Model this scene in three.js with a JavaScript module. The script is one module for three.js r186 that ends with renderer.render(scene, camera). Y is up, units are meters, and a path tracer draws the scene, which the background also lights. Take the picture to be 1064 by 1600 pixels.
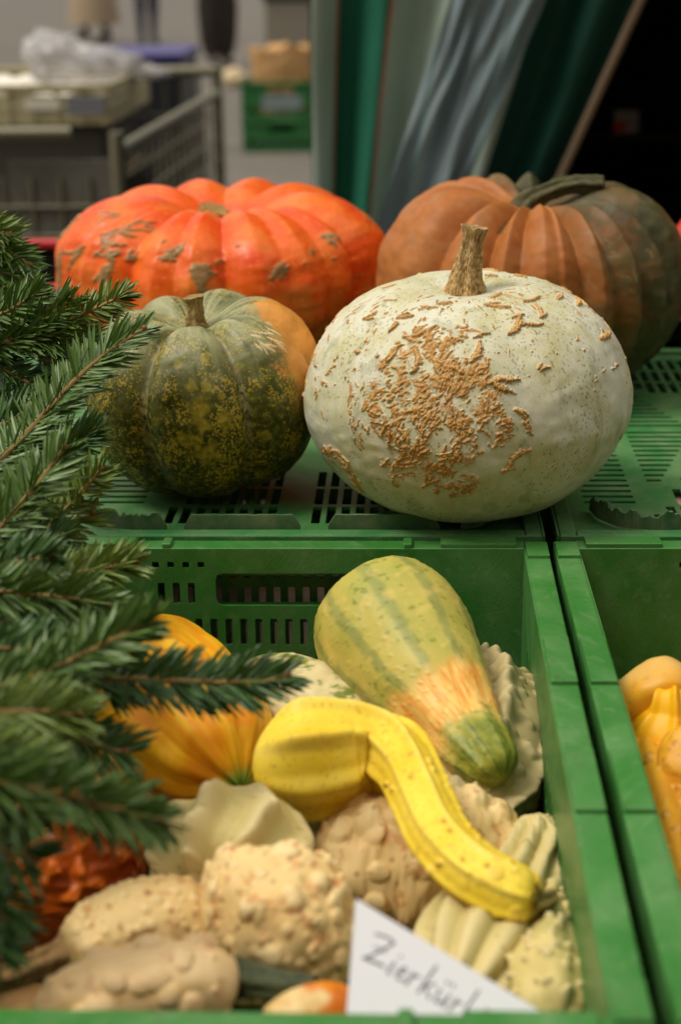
import * as THREE from 'three';
import { mergeGeometries } from 'three/addons/utils/BufferGeometryUtils.js';
import { RoundedBoxGeometry } from 'three/addons/geometries/RoundedBoxGeometry.js';
import { MarchingCubes } from 'three/addons/objects/MarchingCubes.js';
import { createNoise3D } from 'simplex-noise';

// ------------------------------------------------------------------ camera, sky, sun, exposure
const scene = new THREE.Scene();
const FPX = 2650, IW = 1064, IH = 1600;                       // focal length and size of the photograph in pixels
const camera = new THREE.PerspectiveCamera(2 * Math.atan(IH / 2 / FPX) * 180 / Math.PI, IW / IH, 0.05, 400);
camera.rotation.order = 'YXZ';
camera.position.set(0, 1.295, 0);
camera.rotation.set(-18.76 * Math.PI / 180, 2.5 * Math.PI / 180, -0.8 * Math.PI / 180);
camera.focus = 1.27;
camera.userData.fStop = 5.4;
camera.updateMatrixWorld(true);
scene.add(camera);

const renderer = new THREE.WebGLRenderer({ antialias: true });
renderer.toneMapping = THREE.LinearToneMapping;
renderer.toneMappingExposure = 1.36;
renderer.shadowMap.enabled = true;
renderer.shadowMap.type = THREE.PCFSoftShadowMap;

{ // overcast sky: an even grey cover, a little brighter towards the veiled sun
  const w = 256, h = 128, d = new Float32Array(w * h * 4);
  const sd = new THREE.Vector3(-0.5, 0.9, 0.14).normalize(), v = new THREE.Vector3();
  for (let j = 0; j < h; j++) for (let i = 0; i < w; i++) {
    const el = ((j + 0.5) / h - 0.5) * Math.PI, az = ((i + 0.5) / w - 0.5) * 2 * Math.PI;
    v.set(Math.cos(el) * Math.cos(az), Math.sin(el), Math.cos(el) * Math.sin(az));
    const up = Math.max(0, v.y), g = Math.pow(Math.max(0, v.dot(sd)), 6);
    let L = 0.24 + 0.62 * up + 0.8 * g;
    if (v.y < 0) L = 0.2;
    const k = (j * w + i) * 4;
    d[k] = L * 1.0; d[k + 1] = L * 0.955; d[k + 2] = L * 0.87; d[k + 3] = 1;
  }
  const t = new THREE.DataTexture(d, w, h, THREE.RGBAFormat, THREE.FloatType);
  t.mapping = THREE.EquirectangularReflectionMapping; t.magFilter = THREE.LinearFilter; t.minFilter = THREE.LinearFilter; t.needsUpdate = true;
  scene.background = t; scene.environment = t;
}
const sun = new THREE.DirectionalLight(new THREE.Color(1.0, 0.93, 0.8), 1.5);
sun.position.set(-0.5 * 6, 0.9 * 6 + 0.8, 0.14 * 6 - 1.3);
sun.target.position.set(0, 0.8, -1.3);
sun.castShadow = true; sun.shadow.radius = 34; sun.shadow.mapSize.set(2048, 2048);
Object.assign(sun.shadow.camera, { left: -4, right: 4, top: 4, bottom: -4, near: 0.5, far: 30 });
scene.add(sun, sun.target);

// ------------------------------------------------------------------ helpers
let seedState = 12345;
const rnd = () => { seedState = (seedState + 0x6d2b79f5) | 0; let t = Math.imul(seedState ^ (seedState >>> 15), 1 | seedState); t = (t + Math.imul(t ^ (t >>> 7), 61 | t)) ^ t; return ((t ^ (t >>> 14)) >>> 0) / 4294967296; };
const reseed = (n) => { seedState = n; };
const rr = (a, b) => a + (b - a) * rnd();
const noise = createNoise3D(rnd);
const fbm = (x, y, z, o = 4) => { let s = 0, a = 0.5, f = 1; for (let i = 0; i < o; i++) { s += a * noise(x * f, y * f, z * f); a *= 0.5; f *= 2.03; } return s; };
const clamp = (x, a = 0, b = 1) => Math.min(b, Math.max(a, x));
const smooth = (a, b, x) => { const t = clamp((x - a) / (b - a)); return t * t * (3 - 2 * t); };
const lerp = (a, b, t) => a + (b - a) * t;
const mix3 = (a, b, t) => [lerp(a[0], b[0], t), lerp(a[1], b[1], t), lerp(a[2], b[2], t)];
const toLin = (c) => { c /= 255; return c <= 0.04045 ? c / 12.92 : Math.pow((c + 0.055) / 1.055, 2.4); };
const S = (r, g, b) => [toLin(r), toLin(g), toLin(b)];        // sRGB bytes to linear
const toByte = (x) => { x = clamp(x); return Math.round(255 * (x <= 0.0031308 ? x * 12.92 : 1.055 * Math.pow(x, 1 / 2.4) - 0.055)); };
const C = (r, g, b) => new THREE.Color().setRGB(...S(r, g, b));
const V = (x, y, z) => new THREE.Vector3(x, y, z);

const camP = camera.position.clone();
const ray = (px, py) => V((px - IW / 2) / FPX, -(py - IH / 2) / FPX, -1).applyQuaternion(camera.quaternion);
const atDepth = (px, py, d) => camP.clone().addScaledVector(ray(px, py), d);
const atY = (px, py, y) => { const r = ray(px, py); return camP.clone().addScaledVector(r, (y - camP.y) / r.y); };
const atZ = (px, py, z) => { const r = ray(px, py); return camP.clone().addScaledVector(r, (z - camP.z) / r.z); };

const used = {};
const numbered = (n) => { const k = used[n] = (used[n] ?? -1) + 1; return k ? n + '_' + String(k).padStart(3, '0') : n; };
const shade = (m) => { m.castShadow = true; m.receiveShadow = true; return m; };
function tag(o, label, category, group) { o.userData.label = label; o.userData.category = category; if (group) o.userData.group = group; return o; }
function thing(name, label, category, group) { const g = new THREE.Group(); g.name = numbered(name); scene.add(g); return tag(g, label, category, group); }
function part(name, geo, mat, parent) { const m = shade(new THREE.Mesh(geo, mat)); m.name = name; parent.add(m); return m; }
function struct(name, geo, mat) { const m = shade(new THREE.Mesh(geo, mat)); m.name = name; m.userData.kind = 'structure'; scene.add(m); return m; }
function settle(g) { // move a group to the base of its world-space geometry
  const b = new THREE.Box3(); g.updateMatrixWorld(true); b.setFromObject(g);
  const c = V((b.min.x + b.max.x) / 2, b.min.y, (b.min.z + b.max.z) / 2), seen = new Set();
  g.traverse((o) => { if (o.isMesh && !seen.has(o.geometry)) { seen.add(o.geometry); o.geometry.translate(-c.x, -c.y, -c.z); } });
  g.position.copy(c); return g;
}
function boxUV(g) { // uv in metres by the direction of each face
  if (g.index) g = g.toNonIndexed();
  const p = g.attributes.position, n = g.attributes.normal, uv = new Float32Array(p.count * 2);
  for (let i = 0; i < p.count; i++) {
    const ax = Math.abs(n.getX(i)), ay = Math.abs(n.getY(i)), az = Math.abs(n.getZ(i)), x = p.getX(i), y = p.getY(i), z = p.getZ(i);
    if (ay >= ax && ay >= az) { uv[2 * i] = x; uv[2 * i + 1] = z; } else if (ax >= az) { uv[2 * i] = z; uv[2 * i + 1] = y; } else { uv[2 * i] = x; uv[2 * i + 1] = y; }
  }
  g.setAttribute('uv', new THREE.BufferAttribute(uv, 2)); return g;
}
const plainAttrs = (g) => { g = g.index ? g.toNonIndexed() : g; for (const k of Object.keys(g.attributes)) if (!['position', 'normal', 'uv'].includes(k)) g.deleteAttribute(k); return g; };
const join = (list) => mergeGeometries(list.map(plainAttrs));
function box(x0, x1, y0, y1, z0, z1, r = 0) {
  const w = x1 - x0, h = y1 - y0, d = z1 - z0;
  const g = r ? new RoundedBoxGeometry(w, h, d, 2, Math.min(r, w / 2.01, h / 2.01, d / 2.01)) : new THREE.BoxGeometry(w, h, d);
  g.translate((x0 + x1) / 2, (y0 + y1) / 2, (z0 + z1) / 2); return boxUV(g);
}
function bar(a, b, r, seg = 8) { const d = b.clone().sub(a), g = new THREE.CylinderGeometry(r, r, d.length(), seg); g.translate(0, d.length() / 2, 0); g.applyQuaternion(new THREE.Quaternion().setFromUnitVectors(V(0, 1, 0), d.clone().normalize())); g.translate(a.x, a.y, a.z); return g; }
function paint(w, h, fn, { srgb = true, wrap = false } = {}) {
  const d = new Uint8Array(w * h * 4);
  for (let j = 0; j < h; j++) for (let i = 0; i < w; i++) {
    const c = fn((i + 0.5) / w, (j + 0.5) / h, i, j), k = (j * w + i) * 4;
    if (srgb) { d[k] = toByte(c[0]); d[k + 1] = toByte(c[1]); d[k + 2] = toByte(c[2]); } else d[k] = d[k + 1] = d[k + 2] = Math.round(255 * clamp(c));
    d[k + 3] = 255;
  }
  const t = new THREE.DataTexture(d, w, h); t.magFilter = THREE.LinearFilter; t.minFilter = THREE.LinearMipmapLinearFilter; t.generateMipmaps = true;
  if (srgb) t.colorSpace = THREE.SRGBColorSpace;
  t.wrapS = THREE.RepeatWrapping; t.wrapT = wrap ? THREE.RepeatWrapping : THREE.ClampToEdgeWrapping; t.needsUpdate = true; return t;
}
// noise that tiles in u and v (blend of shifted copies on a torus-like pair of circles)
const tile = (u, v, f, o = 4, s = 0) => { const a = u * 2 * Math.PI, b = v * 2 * Math.PI, R = f / (2 * Math.PI); return fbm(R * Math.cos(a) + s, R * Math.sin(a) + R * 0.7 * Math.cos(b) + s * 2, R * Math.sin(b) * 1.0 + s * 3 + R * 0.31 * Math.cos(a), o); };
const M = (o) => new THREE.MeshStandardMaterial(o);
const MP = (o) => new THREE.MeshPhysicalMaterial(o);

// ------------------------------------------------------------------ plastic materials
function plasticMap(base, dusty, amount, seed) {
  return paint(560, 560, (u, v) => {
    const n = tile(u, v, 9, 5, seed), m = tile(u, v, 46, 3, seed + 9), s = tile(u, v, 3, 3, seed + 4);
    const scr = smooth(0.31, 0.4, tile(u * 1, v, 24, 2, seed + 17) + 0.08 * m);
    let c = mix3(base, dusty, clamp(amount * (0.45 + 1.1 * n + 0.5 * s) + 0.18 * Math.max(0, m)));
    c = mix3(c, dusty, scr * 0.14);
    const sp = smooth(0.36, 0.46, m) * 0.5; c = mix3(c, [0.03, 0.035, 0.02], sp * 0.5);
    const k = 1 + 0.16 * s; return [c[0] * k, c[1] * k, c[2] * k];
  }, { wrap: true });
}
const wearBump = paint(512, 512, (u, v) => 0.5 + 0.6 * tile(u, v, 60, 3, 31) + 0.2 * tile(u, v, 14, 2, 3), { srgb: false, wrap: true });
const rep = (t, k) => { const c = t.clone(); c.repeat.set(k, k); c.needsUpdate = true; return c; };
const greenMap = plasticMap(S(52, 116, 46), S(126, 158, 112), 0.24, 5);
const oldMap = plasticMap(S(56, 118, 62), S(122, 144, 104), 0.42, 8);
const MAT = {};
MAT.crate = MP({ map: rep(greenMap, 2.2), roughness: 0.36, bumpMap: rep(wearBump, 6), bumpScale: 0.00015, specularIntensity: 0.9 });
MAT.oldCrate = MP({ map: rep(oldMap, 2.7), roughness: 0.44, bumpMap: rep(wearBump, 6), bumpScale: 0.0003, specularIntensity: 0.6 });

// ------------------------------------------------------------------ ground
{
  const map = paint(512, 512, (u, v) => {
    const a = tile(u, v, 5, 4, 2), b = tile(u, v, 70, 3, 6), c = tile(u, v, 18, 4, 11);
    const k = 1 + 0.22 * a + 0.28 * b + 0.25 * c; const s = smooth(0.3, 0.42, c) * 0.35;
    return mix3([0.108 * k, 0.094 * k, 0.08 * k], [0.09, 0.08, 0.07], s);
  }, { wrap: true });
  map.repeat.set(0.35, 0.35);
  const g = new THREE.PlaneGeometry(240, 240, 1, 1); g.rotateX(-Math.PI / 2);
  const uv = g.attributes.uv, p = g.attributes.position; for (let i = 0; i < uv.count; i++) uv.setXY(i, p.getX(i), p.getZ(i));
  struct('ground', g, M({ map, roughness: 0.92 }));
}

// ------------------------------------------------------------------ where the crates stand
const RIM = 0.85, CH = 0.22, TABLE = RIM - CH;
const corner = atY(857, 860, RIM);                             // right rear corner of the front crate's rim
const CW = 0.4, CL = 0.63;
const X1 = corner.x - CW / 2, ZB = -1.242;                      // centre line and rear face of the front crate
const GAP = 0.006;

// ------------------------------------------------------------------ table
{
  const t = thing('market_table', 'plank market table carrying the green crates', 'table');
  const wood = paint(512, 512, (u, v) => { const n = tile(u * 0.2, v, 30, 4, 3), k = 0.85 + 0.4 * n; return [0.3 * k, 0.2 * k, 0.14 * k]; }, { wrap: true });
  const m = M({ map: wood, roughness: 0.8 });
  for (let i = 0; i < 15; i++) { const z1 = -0.59 - i * 0.13; part('plank', box(-1.0, 1.5, TABLE - 0.027, TABLE - 0.001, z1 - 0.126, z1, 0.003), m, t); }
  for (const x of [-0.8, 0.25, 1.3]) part('crossbeam', box(x - 0.03, x + 0.03, TABLE - 0.09, TABLE - 0.028, -2.5, -0.62, 0.004), m, t);
  for (const x of [-0.8, 1.3]) for (const z of [-0.75, -2.4]) part('leg', box(x - 0.035, x + 0.035, 0, TABLE - 0.091, z - 0.035, z + 0.035, 0.004), m, t);
}

// ------------------------------------------------------------------ plastic crates
const holeRect = (x, y, w, h, r) => { const p = new THREE.Path(); r = Math.min(r, w / 2.01, h / 2.01); p.moveTo(x + r, y); p.lineTo(x + w - r, y); p.quadraticCurveTo(x + w, y, x + w, y + r); p.lineTo(x + w, y + h - r); p.quadraticCurveTo(x + w, y + h, x + w - r, y + h); p.lineTo(x + r, y + h); p.quadraticCurveTo(x, y + h, x, y + h - r); p.lineTo(x, y + r); p.quadraticCurveTo(x, y, x + r, y); return p; };
const rectShape = (x0, x1, y0, y1) => { const s = new THREE.Shape(); s.moveTo(x0, y0); s.lineTo(x1, y0); s.lineTo(x1, y1); s.lineTo(x0, y1); s.closePath(); return s; };
const slab = (shape, t) => new THREE.ExtrudeGeometry(shape, { depth: t, bevelEnabled: false, curveSegments: 2 });
function crateGeometry(w, l, h) { // open crate, base at y 0, rim at y h, short side along x; every piece a named geometry
  const out = [], T = 0.0028, hw = w / 2 - 0.016, hl = l / 2 - 0.016;
  const add = (name, g) => out.push([name, boxUV(g)]);
  // short walls
  for (const s of [1, -1]) {
    const sh = rectShape(-hw, hw, 0.004, h - 0.001), k = w / 0.4;
    for (const sx of [-1, 1]) for (let i = 0; i < 4; i++) sh.holes.push(holeRect(sx * (0.102 - i * 0.0117) * k - 0.0026, h - 0.0165, 0.0052, 0.0048, 0.0006));
    sh.holes.push(holeRect(-0.056, h - 0.048, 0.112, 0.027, 0.006));
    for (const sx of [-1, 1]) for (let i = 0; i < 3; i++) sh.holes.push(holeRect(sx * (0.0985 - i * 0.0117) * k - 0.0028, h - 0.046, 0.0056, 0.017, 0.0012));
    for (const [a, b] of [[0.059, 0.081], [0.089, 0.111], [0.119, 0.141], [0.149, 0.171], [0.179, 0.199]])
      for (let i = -8; i <= 8; i++) if (b < h - 0.01) sh.holes.push(holeRect(i * 0.0117 * k - 0.0028, h - b, 0.0056, b - a, 0.0012));
    const g = slab(sh, T); g.translate(0, 0, s > 0 ? hl - T : -hl); add('wall', g);
    // frame ribs on the outside of the wall
    for (const sx of [-0.118, 0.118]) add('wall_rib', box(sx * k - 0.002, sx * k + 0.002, 0.021, h - 0.03, s > 0 ? hl + 0.0002 : -hl - 0.011, s > 0 ? hl + 0.011 : -hl - 0.0002));
    add('wall_rib', box(-0.07, 0.07, h - 0.0545, h - 0.0505, s > 0 ? hl + 0.0002 : -hl - 0.012, s > 0 ? hl + 0.012 : -hl - 0.0002));
  }
  // long walls
  for (const s of [1, -1]) {
    const sh = rectShape(-hl + T + 0.0002, hl - T - 0.0002, 0.004, h - 0.001);
    for (let r = 0; r < 5; r++) for (let i = -16; i <= 16; i++) if (Math.abs(i) % 6 !== 5) { const y = h - 0.081 - r * 0.03; if (y > 0.012) sh.holes.push(holeRect(i * 0.0145 - 0.0034, y, 0.0068, 0.022, 0.0012)); }
    const g = slab(sh, T); g.rotateY(Math.PI / 2); g.translate(s > 0 ? hw - T : -hw, 0, 0); add('wall', g);
    for (const z of [-0.21, -0.07, 0.07, 0.21]) add('wall_rib', box(s > 0 ? hw + 0.0002 : -hw - 0.011, s > 0 ? hw + 0.011 : -hw - 0.0002, 0.021, h - 0.03, z - 0.002, z + 0.002));
  }
  // floor with sectors of slots
  {
    const sh = rectShape(-hw, hw, -hl, hl), L2 = hl - 0.012;
    const vert = (zf) => hw - 0.058 - 0.36 * zf;                 // half width of the sector of lengthwise slots
    for (const e of [1, -1]) {
      for (const [a, b] of [[0.014, 0.056], [0.062, 0.104], [0.110, 0.152]]) for (let i = -9; i <= 9; i++) {
        const x = i * 0.0118 + (i > 0 ? 0.0065 : i < 0 ? -0.0065 : 99); if (Math.abs(x) > vert(a) || Math.abs(x) > 1) continue;
        let b2 = Math.min(b, (hw - 0.058 - Math.abs(x)) / 0.36); if (b2 - a < 0.008) continue;
        const z0 = L2 - b2, z1 = L2 - a;
        sh.holes.push(holeRect(x - 0.0036, e > 0 ? z0 : -z1, 0.0072, z1 - z0, 0.001));
      }
    }
    for (const e of [1, -1]) for (let i = 0; i < 15; i++) {
      const z = 0.012 + i * 0.0148, zf = L2 - z; if (zf < 0.03) continue;
      for (const sx of [1, -1]) {
        const lim = Math.max(0.01, hw - 0.045 - 0.36 * zf * 0.9);
        const segs = [[hw - 0.057, hw - 0.014], [Math.max(0.02, lim), hw - 0.073]];
        for (const [a, b] of segs) { const a2 = Math.max(a, hw - 0.012 - 0.9 * zf); if (b - a2 > 0.012) sh.holes.push(holeRect(sx > 0 ? a2 : -b, e > 0 ? z - 0.003 : -z - 0.003, b - a2, 0.006, 0.002)); }
      }
    }
    const g = slab(sh, 0.003); g.rotateX(-Math.PI / 2); g.translate(0, 0.0042, 0); add('floor', g);
    for (const s of [1, -1]) { add('floor_edge', box(-hw, hw, 0.0001, 0.0040, s > 0 ? hl : -hl - 0.013, s > 0 ? hl + 0.013 : -hl, 0.0015)); add('floor_edge', box(s > 0 ? hw + 0.0002 : -hw - 0.013, s > 0 ? hw + 0.013 : -hw - 0.0002, 0.0001, 0.0040, -hl - 0.013, hl + 0.013, 0.0015)); }
  }
  // skirt of the lower edge
  {
    for (const s of [1, -1]) { add('lower_skirt', box(-hw - 0.0132, hw + 0.0132, 0.0002, 0.02, s > 0 ? hl + 0.0132 : -hl - 0.0155, s > 0 ? hl + 0.0155 : -hl - 0.0132, 0.001)); add('lower_skirt', box(s > 0 ? hw + 0.0132 : -hw - 0.0155, s > 0 ? hw + 0.0155 : -hw - 0.0132, 0.0002, 0.02, -hl - 0.013, hl + 0.013, 0.001)); }
  }
  // rim rails
  for (const s of [1, -1]) {
    const rail = (len) => { const p = new THREE.Shape(); const a = 0.0018; p.moveTo(0, h - 0.0105); p.lineTo(0, h - a); p.quadraticCurveTo(0, h, a, h); p.lineTo(0.0180 - a, h); p.quadraticCurveTo(0.0180, h, 0.0180, h - a); p.lineTo(0.0180, h - 0.028); p.lineTo(0.0150, h - 0.028); p.lineTo(0.0150, h - 0.004); p.lineTo(0.003, h - 0.004); p.lineTo(0.003, h - 0.0105); p.closePath(); return new THREE.ExtrudeGeometry(p, { depth: len, bevelEnabled: false, curveSegments: 3 }); };
    const g = rail(l - 0.008); g.translate(0, 0, -(l - 0.008) / 2); if (s < 0) g.rotateY(Math.PI); g.translate(s * (w / 2 - 0.0180), 0, 0); add('rim', g);
    const k = rail(w - 0.0362); k.translate(0, 0, -(w - 0.0362) / 2); k.rotateY(s > 0 ? -Math.PI / 2 : Math.PI / 2); k.translate(0, -0.0004, s * (l / 2 - 0.0180)); add('rim', k);
  }
  // raised pads on the rim, and the corner pads
  const pad = (x0, x1, z0, z1) => add('rim_pad', box(x0, x1, h - 0.0006, h + 0.0028, z0, z1, 0.0006));
  for (const sx of [1, -1]) {
    const xa = sx > 0 ? w / 2 - 0.0173 : -w / 2 + 0.0006, xb = sx > 0 ? w / 2 - 0.0006 : -w / 2 + 0.0173;
    for (const sz of [1, -1]) pad(xa, xb, Math.min(sz * (l / 2 - 0.042), sz * (l / 2 - 0.012)), Math.max(sz * (l / 2 - 0.042), sz * (l / 2 - 0.012)));
    for (const [p0, p1] of [[-0.118, -0.046], [0.046, 0.118]]) pad(xa, xb, p0, p1);
  }
  for (const sz of [1, -1]) for (const sx of [1, -1]) { const z0 = sz > 0 ? l / 2 - 0.0173 : -l / 2 + 0.0006; pad(Math.min(sx * 0.118, sx * 0.176), Math.max(sx * 0.118, sx * 0.176), z0, z0 + 0.0167); }
  for (const sz of [1, -1]) for (const sx of [1, -1]) add('rim_clip', box(sx * 0.093 - 0.0035, sx * 0.093 + 0.0035, h - 0.004, h + 0.0032, sz > 0 ? l / 2 - 0.018 : -l / 2 + 0.003, sz > 0 ? l / 2 - 0.003 : -l / 2 + 0.018, 0.0015));
  return out;
}
const crateParts = crateGeometry(CW, CL, CH);
function crate(name, label, mat, x, zFront, turn = 0, flip = false, group) {
  const t = thing(name, label, 'crate', group);
  for (const [n, g] of crateParts) part(n, g, mat, t);
  t.position.set(x, TABLE, zFront - CL / 2); t.rotation.set(flip ? Math.PI : 0, turn, 0, 'YXZ');
  if (flip) t.position.y = RIM + 0.002;
  return t;
}
// worn stacking ridge on the underside of a crate (which faces up on the upturned ones)
function ridge(parent, pts, hgt, thick, seed, mat, torn) {
  const N = 46, crv = new THREE.CatmullRomCurve3(pts.map(([x, z]) => V(x, 0, z)), false, 'catmullrom', 0.2), pos = [], idx = [];
  for (let i = 0; i <= N; i++) {
    const t = i / N, p = crv.getPointAt(t), d = crv.getTangentAt(t), nx = -d.z, nz = d.x;
    const e = Math.min(1, Math.min(t, 1 - t) * 14 + 0.15), jag = torn * (0.3 * fbm(t * 9 + seed, seed, 0, 3) + 0.35 * Math.round(1.6 * noise(t * 7, seed, 4)) / 2);
    const hh = hgt * e * clamp(0.88 + jag, 0.3, 1.2), wob = 0.0012 * torn * noise(t * 12, seed, 8);
    for (const [o, y] of [[-1, 0], [-1, 1], [1, 1], [1, 0]]) pos.push(p.x + nx * (o * thick / 2 + wob * y), 0.0002 - y * hh - (y ? 0 : -0.001), p.z + nz * (o * thick / 2 + wob * y));
    if (i < N) for (let k = 0; k < 3; k++) { const a = i * 4 + k, b = a + 4; idx.push(a, b, a + 1, b, b + 1, a + 1); }
  }
  idx.push(0, 1, 2, 0, 2, 3); const q = N * 4; idx.push(q, q + 2, q + 1, q, q + 3, q + 2);
  let g = new THREE.BufferGeometry(); g.setAttribute('position', new THREE.Float32BufferAttribute(pos, 3)); g.setIndex(idx); g = g.toNonIndexed(); g.computeVertexNormals();
  part('stacking_ridge', boxUV(g), mat, parent);
}
const ridgeMat = MP({ map: rep(plasticMap(S(48, 92, 54), S(128, 132, 98), 0.5, 14), 3), roughness: 0.75 });
const frontCrate = crate('plastic_crate', 'open green crate of ornamental gourds with the handwritten card', MAT.crate, X1, ZB + CL, 0, false, 'open crates along the front of the table');
const sideCrate = crate('plastic_crate', 'open green crate of deep yellow gourds only', MAT.crate, X1 + CW + 0.0072, ZB + CL - 0.002, 0.008, false, 'open crates along the front of the table');
crate('plastic_crate', 'open green crate beneath the cut ends of the fir boughs', MAT.crate, X1 - CW - GAP, ZB + CL + 0.004, 0.002, false, 'open crates along the front of the table');
const ZP = ZB - 0.003;                                          // front of the upturned crates
const PLAT = RIM + 0.002;                                       // their upper face
const risers = [
  crate('upturned_crate', 'upturned green crate carrying the white warty pumpkin and the mottled green pumpkin', MAT.oldCrate, X1, ZP, 0, true, 'upturned crates used as a shelf'),
  crate('upturned_crate', 'upturned green crate with a torn ridge carrying the brown ribbed pumpkin', MAT.oldCrate, X1 + CW + GAP + 0.002, ZP, 0, true, 'upturned crates used as a shelf'),
  crate('upturned_crate', 'upturned green crate behind the tips of the fir boughs', MAT.oldCrate, X1 - CW - GAP, ZP - 0.004, 0, true, 'upturned crates used as a shelf'),
  crate('upturned_crate', 'upturned green crate under the rear of the flat orange pumpkin', MAT.oldCrate, X1 - 0.12, ZP - CL - 0.006, 0, true, 'upturned crates used as a shelf'),
];
// ridges are set in the crate's own frame: y down is up in the scene after the turn, z mirrored
for (const [i, r] of risers.entries()) {
  const zf = -(CL / 2 - 0.020);
  ridge(r, [[-0.042, zf], [0.012, zf], [0.05, zf]].map(([x, z]) => [x - 0.042, z]), 0.0125, 0.003, 3 + i, ridgeMat, 0.08);
  ridge(r, [[0.03, zf], [0.08, zf], [0.118, zf]], 0.0125, 0.003, 13 + i, ridgeMat, 0.06);
  ridge(r, [[-0.167, zf + 0.05], [-0.163, zf + 0.028], [-0.148, zf + 0.006], [-0.122, zf - 0.001], [-0.098, zf]], 0.0135, 0.003, 23.7 + i, ridgeMat, 1);
  ridge(r, [[0.167, zf + 0.05], [0.163, zf + 0.028], [0.148, zf + 0.006], [0.135, zf]], 0.013, 0.003, 33 + i, ridgeMat, 0.8);
}

// ------------------------------------------------------------------ pumpkins
// a pumpkin is a surface of u (round the axis, 0.5 faces the camera) and v (0 stem, 1 base)
function pumpkinSurface(o) {
  const { a, b, p = 1, dip = 0.2, dipR = 0.35, dipB = 0.1, ribs = [], ribDepth = 0.1, ribW = 0.12, squash = 0, lumps = 0.02, seed = 0, topFlat = 1, ribTop = 1 } = o;
  const GN = 8192, table = new Float32Array(GN + 1), groove0 = (th) => { let g = 0; for (const [c, s, wd = 1] of ribs) { let d = Math.abs(((th - c) % (2 * Math.PI) + 3 * Math.PI) % (2 * Math.PI) - Math.PI); const w = ribW * wd; g = Math.max(g, s * Math.exp(-Math.pow(d / w, 1.25))); } return g; };
  for (let i = 0; i <= GN; i++) table[i] = groove0((i / GN - 0.5) * 2 * Math.PI);
  const groove = (u) => { const x = (u - Math.floor(u)) * GN, i = Math.min(GN - 1, Math.floor(x)); return lerp(table[i], table[i + 1], x - i); };
  const f = (u, v, out) => {
    const th = (u - 0.5) * 2 * Math.PI, ph = v * Math.PI, s = Math.sin(ph), c = Math.cos(ph);
    const gr = groove(u), fade = Math.pow(Math.max(s, 0.0), 0.5);
    let r = a * Math.sign(s) * Math.pow(Math.abs(s), p), y = b * (c > 0 ? Math.pow(c, topFlat) : -Math.pow(-c, 1.15));
    const q = r / a;
    const dk = Math.exp(-Math.pow(q / dipR, 2));
    if (c > 0) y -= b * dip * dk; else y += b * dipB * Math.exp(-Math.pow(q / 0.4, 2));
    const k = 1 - ribDepth * gr * fade; r *= k; if (c > 0) y -= ribTop * b * ribDepth * gr * (smooth(0.12, 0.5, q)) * c * 1.1; else y *= lerp(1, k, 0.4);
    const n = 1 + lumps * fbm(Math.sin(th) * s * 1.7 + seed, c * 1.7, Math.cos(th) * s * 1.7 - seed, 3); r *= n; y *= 0.5 + 0.5 * n;
    out[0] = r * Math.sin(th); out[1] = y; out[2] = r * Math.cos(th); out[3] = gr; return out;
  };
  return { f, a, b, groove };
}
function surfaceMesh(sf, NU, NV, bump, front = 0) { // bump(u,v) metres along the normal
  const pos = new Float32Array((NU + 1) * (NV + 1) * 3), uv = new Float32Array((NU + 1) * (NV + 1) * 2), idx = [], t = [0, 0, 0, 0];
  for (let j = 0; j <= NV; j++) for (let i = 0; i <= NU; i++) {
    let u = i / NU; const w = u - 0.5; u = 0.5 + w * (1 - front) + front * 4 * w * w * w; // vertices crowd towards the front
    const v = j / NV, k = j * (NU + 1) + i; sf.f(u, v, t); pos[3 * k] = t[0]; pos[3 * k + 1] = t[1]; pos[3 * k + 2] = t[2]; uv[2 * k] = u; uv[2 * k + 1] = v;
    if (i < NU && j < NV) { const A = k, B = k + 1, D = k + NU + 1, E = D + 1; idx.push(A, D, B, B, D, E); }
  }
  const g = new THREE.BufferGeometry(); g.setAttribute('position', new THREE.BufferAttribute(pos, 3)); g.setAttribute('uv', new THREE.BufferAttribute(uv, 2)); g.setIndex(idx); g.computeVertexNormals();
  const weld = () => { const n = g.attributes.normal; for (let j = 0; j <= NV; j++) { const k0 = j * (NU + 1), k1 = k0 + NU; const x = n.getX(k0) + n.getX(k1), y = n.getY(k0) + n.getY(k1), z = n.getZ(k0) + n.getZ(k1), l = Math.hypot(x, y, z) || 1; n.setXYZ(k0, x / l, y / l, z / l); n.setXYZ(k1, x / l, y / l, z / l); } };
  weld();
  if (bump) { const n = g.attributes.normal; for (let k = 0; k < pos.length / 3; k++) { const h = bump(uv[2 * k], uv[2 * k + 1]); if (h) { pos[3 * k] += n.getX(k) * h; pos[3 * k + 1] += n.getY(k) * h; pos[3 * k + 2] += n.getZ(k) * h; } } g.computeVertexNormals(); weld(); }
  return g;
}
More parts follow.
